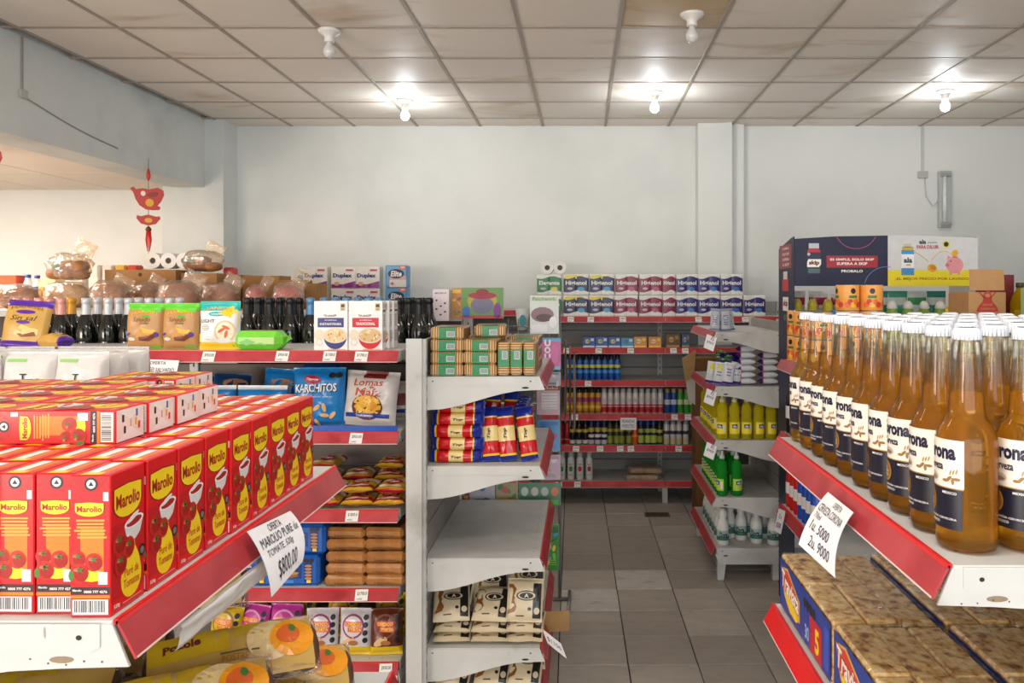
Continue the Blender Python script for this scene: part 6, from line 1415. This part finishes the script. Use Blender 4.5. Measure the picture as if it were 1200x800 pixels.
h2.ell(S, .740, H(.84), .018, .018, YD, .0008, 14); h2.ell(S, .740, H(.84), .012, .012, BLK, .0012, 14)
for a0, a1, cx, cz in ((.58, .655, 0, .64), (.668, .765, 0, .70)): h2.tube([S(a0 + (a1 - a0) * k / 10, H(cz - .05 + .10 * sin(pi * (k / 10 if cz > .66 else .45 + .5 * k / 10)) - (.12 * (k / 10) if cz < .66 else .12 * (1 - k / 10))), .001) for k in range(11)], .0016, C('#e0c43c'), 5)
CO = C('#d89c1c', .35); h2.ell(S, .672, H(.36), .024, .020, CO, .001, 14, rot=-.4); h2.ell(S, .676, H(.37), .015, .012, C('#b87c14'), .0014, 12, rot=-.4); h2.ell(S, .782, H(.66), .018, .015, CO, .0018, 14, rot=1)
PG = C('#d88c94', .4); h2.ell(S, .782, H(.42), .042, .040, PG, .0012, 18); h2.poly(S, [(.742, H(.52)), (.748, H(.62)), (.764, H(.58))], PG, .0014); h2.rect(S, .756, H(.22), .768, H(.32), PG, .0014); h2.rect(S, .796, H(.22), .808, H(.32), PG, .0014); h2.ell(S, .745, H(.42), .010, .009, C('#c46c78'), .0018, 10); h2.rect(S, .770, H(.575), .796, H(.59), C('#8c4c54'), .0018); h2.ell(S, .762, H(.50), .003, .004, BLK, .002, 8)
h2.build('header', ds)
for z in (.25, .65, 1.05, 1.36): MB().box(.002, WID - .002, .002, .294, z - .006, z, C('#d4d2cc', .5)).build('tray', ds)
# bottles and pouches on its top tray
def pour(c, capc, h):
    mb = MB().lathe([(.030, 0), (.034, .006), (.034, h * .62), (.022, h * .8, C(capc, .3)), (.026, h * .82), (.020, h * .93), (.010, h)], C(c, .3), 16); mb.rect(cylS(.034), -.035, h * .2, .035, h * .5, C('#e4e0d4'), .001, 8, 1); return mb.mesh('softener_bottle')
PB = pour('#d4cc9c', '#1c7cc0', .145); PG_ = pour('#c8b43c', '#c8b83c', .20); PL = pour('#8cac4c', '#d8d8d0', .19)
for k in range(3): put('softener_bottle', PB, (1.037 + .05 + .076 * k, 3.945, 1.3605), (0, 0, 0), 'bottle with blue drop cap under the navy header, %s from its side panel' % ORD[k], 'bottle', 'blue capped bottles')
for k in range(5): put('softener_bottle', PG_, (1.037 + .05 + .078 * k, 4.04, 1.3605), (0, 0, 0), 'yellow bottle behind the blue capped ones, %s from the side panel' % ORD[k], 'bottle', 'yellow bottles in the display')
mbp = [bag(m_ := MB(), .10, .24, .05, C(c, .25), 90 + k, [(.7, .86, C(c2, .25))], wr=.3) and m_.mesh('pouch') for k, (c, c2) in enumerate((('#dcd8d4', '#b0345c'), ('#2c8c7c', '#d8dcd8'), ('#3c9c84', '#c8d4cc'), ('#d4dcdc', '#3c9c54')))]
for k in range(3): put('refill_pouch', mbp[0], (1.037 + .07 + .115 * k, 4.14, 1.3605), (0, 0, 0), 'white and pink pouch at the back of the navy display, %s' % ORD[k], 'pouch', 'pouches in the display')
for k in range(4): put('refill_pouch', mbp[1 + k % 3], (1.037 + .50 + .10 * k, 4.14, 1.3605), (0, 0, 0), '%s pouch at the back of the yellow display, %s' % (['dark green', 'sea green', 'pale'][k % 3], ORD[k]), 'pouch', 'pouches in the display')
for k in range(5): put('softener_bottle', PL, (1.037 + .50 + .08 * k, 3.96, 1.3605), (0, 0, 0), 'green bottle with pale cap under the yellow header, %s from the navy half' % ORD[k], 'bottle', 'green bottles in the display')
# cartons and oil on the shelf behind the beer
KB = C('#a87f52', .75); zF = 1.4005
o = MB().box(-.075, .075, -.09, .09, 0, .195, KB, .002).build('logo_carton', None, (ax(1157, 3.2), 3.29, zF), label='brown carton with a red triangular emblem and raised flap', cat='carton')
MB().box(-.07, .07, -.0885, -.0865, .0, .085, KB, .0005).build('flap', o, (0, 0.0, .196), (R(-4), 0, 0))
g = MB(); S = Fr((0, -.09, 0), X_, Z_); RL = C('#a8322c', .5)
S = Fr((0, -.09, .072), X_, Z_); g.poly(S, [(-.045, .045), (.045, .045), (.038, .065), (.02, .085), (.012, .115), (-.012, .115), (-.02, .085), (-.038, .065)], RL, .0008); g.ell(S, 0, .112, .016, .017, RL, .001, 12); g.ell(S, 0, .110, .010, .008, KB, .0014, 10); g.text(S, 'SABORES', 0, .073, .04, .009, KB, .0014, .02); g.text(S, 'CASEROS', 0, .056, .06, .009, KB, .0014, .02)
for s_ in (-1, 1): g.tube([S(s_ * .012, .10, .001), S(s_ * .034, .125, .001)], .0022, RL, 5)
S = Fr((0, -.09, .09), X_, Z_); g.rect(S, -.04, .012, .05, .016, C('#5c3c20'), .0008); g.build('emblem', o)
put('dark_carton', MB().box(-.06, .06, -.05, .05, 0, .27, C('#6c1c24', .5), .002).mesh('dark_carton'), (ax(1160, 3.5) + .02, 3.50, zF), (0, 0, 0), 'dark red carton standing behind the emblem carton', 'carton')
mb = MB().box(-.05, .05, -.04, .04, 0, .19, C('#d8d0cc', .4), .003); S = Fr((0, -.04, 0), X_, Z_)
for a in range(5):
    for b in range(8):
        if (a + b) % 2: mb.rect(S, -.05 + a * .02, .02 + b * .02, -.03 + a * .02, .04 + b * .02, C('#c83c34'), .0008)
put('checked_packet', mb.mesh('checked_packet'), (ax(1131, 3.42), 3.45, zF), (0, 0, 0), 'red and white checked packet beside the emblem carton', 'packet')
put('flat_carton', MB().prism([(-.08, 0), (.08, 0), (.08, .112), (-.04, .112), (-.08, .06)], lambda a, b, h: Vector((a, h, b)), -.03, .03, KB).mesh('flat_carton'), (ax(1110, 3.2) + .09, 3.12, zF), (0, 0, 0), 'low plain brown carton beside the yellow sachet', 'carton')
mb = MB(); bag(mb, .10, .12, .04, C('#e0b81c', .25), 97, wr=.35); place(mb, 'yellow_sachet', (ax(1075, 3.3) + .2, 3.4, zF), (R(-4), R(8), 0), 'bright yellow sachet beside the low brown carton', 'sachet')
oil = liquid('cooking_oil', '#e0c01c', .5, 1.2)
om = MB().lathe([(.034, 0), (.037, .006), (.037, .15), (.030, .175), (.015, .205), (.014, .215, C('#3c3a2c', .4)), (.016, .217), (.016, .235)], oil, 18); om.rect(cylS(.037), -.04, .05, .04, .12, C('#c8a81c'), .0008, 10, 1); OM = om.mesh('oil_bottle')
for k in range(8): put('oil_bottle', OM, (1.86 + .082 * (k % 4), 3.30 + .09 * (k // 4), zF), (0, 0, 0), 'yellow oil bottle behind the beer, %s row, %s from the emblem carton' % (ORD[k // 4], ORD[k % 4]), 'bottle', 'oil bottles')
gm = MB().box(-.012, .012, -.1, .1, 0, .21, C('#8cb474', .4), .003).mesh('green_packet')
for k in range(6): put('green_packet', gm, (1.66 + .028 * k, 2.90, zF), (0, 0, 0), 'thin green packet in the row behind the last beers, %s' % ORD[k], 'packet', 'thin green packets')

# ------------------------------------------------------------------ hanging ornaments, cables, wall fittings, drain
def ornament(y, lab):
    RDO, GLD = C('#b8301c', .4), C('#c8901c', .35, .3)
    root = obj('hanging_ornament', None, None, (-2.945, y, 2.475), (0, 0, R(28)), scale=(.9, .9, .88), label=lab, cat='ornament', group='red hanging ornaments')
    MB().tube([(0, 0, .03), (0, 0, -.62)], .0022, C('#6c2018', .6), 5).build('cord', root)
    MB().lathe([(.004, -.145), (.014, -.12), (.016, -.10), (.012, -.08), (.005, -.05)], RDO, 10).build('knot', root)
    f = lambda a, b, h: Vector((a, h, b))
    fish = [(.10, -.215), (.105, -.25), (.085, -.30), (.06, -.335), (.08, -.345), (.075, -.365), (.03, -.37), (-.02, -.365), (-.06, -.335), (-.085, -.29), (-.10, -.24), (-.12, -.21), (-.10, -.195), (-.08, -.215), (-.04, -.205), (0, -.212), (.03, -.205), (.06, -.195)][::-1]
    MB().prism(fish, f, -.012, .012, RDO).build('charm', root)
    g = MB(); S = Fr((0, -.012, 0), X_, Z_); g.ell(S, .008, -.315, .028, .030, GLD, .002, 16); g.ell(S, -.035, -.245, .016, .020, C('#e8ddd0', .5), .002, 12); g.ell(S, .03, -.25, .04, .02, C('#8c2014', .4), .0015, 14, rot=.3); g.build('gold_emblem', root)
    ing = [(.075, -.415), (.08, -.435), (.05, -.475), (.0, -.49), (-.05, -.475), (-.08, -.435), (-.075, -.412), (-.05, -.42), (-.025, -.412), (0, -.405), (.025, -.412), (.05, -.42)][::-1]
    MB().prism(ing, f, -.010, .010, RDO).build('charm', root); g = MB(); g.ell(Fr((0, -.010, 0), X_, Z_), 0, -.45, .026, .018, GLD, .002, 14); g.build('gold_emblem', root)
    MB().lathe([(.018, -.53), (.022, -.52), (.015, -.505), (.004, -.495)], C('#5c3420', .5), 10).build('bead', root)
    t = MB()
    for k in range(9): a = k * 2 * pi / 9; t.tube([(.012 * cos(a), .012 * sin(a), -.53), (.018 * cos(a), .018 * sin(a), -.60), (.008 * cos(a), .008 * sin(a), -.69)], [.005, .005, .001], C('#d0241c', .6), 5)
    t.tube([(0, 0, -.62), (0, 0, -.78)], .002, RDO, 4); t.build('tassel', root)
ornament(5.40, 'red and gold charm with tassel hanging from the beam')
ornament(3.88, 'red charm hanging from the beam near the conduit')
CBL = C('#9a9a94', .6)
cd = MB().box(-2.97, -2.962, 4.205, 4.218, 2.66, 2.945, CBL, .001).build('beam_conduit', label='grey conduit with box and cable running along the beam', cat='conduit')
MB().box(-2.97, -2.955, 4.19, 4.245, 2.62, 2.665, C('#b8b6ae', .5), .003).build('junction_box', cd)
MB().tube([(-2.966, 4.23 + .85 * t / 12, 2.63 - .12 * (t / 12) ** 1.1 - .02 * sin(pi * t / 12)) for t in range(13)], .004, CBL, 6).build('cable', cd)
wY = 6.5
wc = MB().box(ax(1079, wY), ax(1082, wY), wY - .012, wY, at(0, 205, wY).z, CEIL, C('#c4c6c2', .5), .001).build('wall_conduit', label='white conduit with junction box on the back wall', cat='conduit')
MB().box(ax(1075, wY), ax(1086, wY), wY - .025, wY, at(0, 209, wY).z, at(0, 201, wY).z, C('#b8b8b2', .5), .003).build('junction_box', wc); MB().tube([(ax(1083, wY), wY - .01, at(0, 209, wY).z), (ax(1084, wY), wY - .015, at(0, 230, wY).z), (ax(1092, wY), wY - .02, at(0, 242, wY).z), (ax(1098, wY), wY - .015, at(0, 236, wY).z)], .004, C('#c9c9c4', .5), 6).build('cable', wc)
tf = MB().box(ax(1098, wY), ax(1112, wY), wY - .05, wY, at(0, 267, wY).z, at(0, 201, wY).z, C('#b4b8b6', .4), .006).build('tube_fitting', label='dented white tube lamp fitting hanging upright on the back wall', cat='lamp fitting')
xc_ = ax(1103, wY); MB().tube([(xc_, wY - .062, at(0, 262, wY).z), (xc_, wY - .062, at(0, 207, wY).z)], .014, C('#dfe3e2', .2), 12).build('tube', tf)
for k, py in enumerate((206, 263)): MB().box(xc_ - .03, xc_ + .05, wY - .08, wY - .045, at(0, py, wY).z - .014, at(0, py, wY).z + .014, C('#9c9f9c', .4), .003).build('end_holder', tf)
dr = MB(); dr.box(-.09, .09, -.055, .055, -.001, .003, C('#6a5a48', .5, .3), .001)
for k in range(8): dr.box(-.078, .078, -.046 + k * .0125, -.040 + k * .0125, .003, .0034, M_dark)
dr.build('floor_drain', None, (ax(770, 5.70), 5.70, 0), (0, 0, 0), label='small worn metal floor drain near the wall shelf', cat='drain')
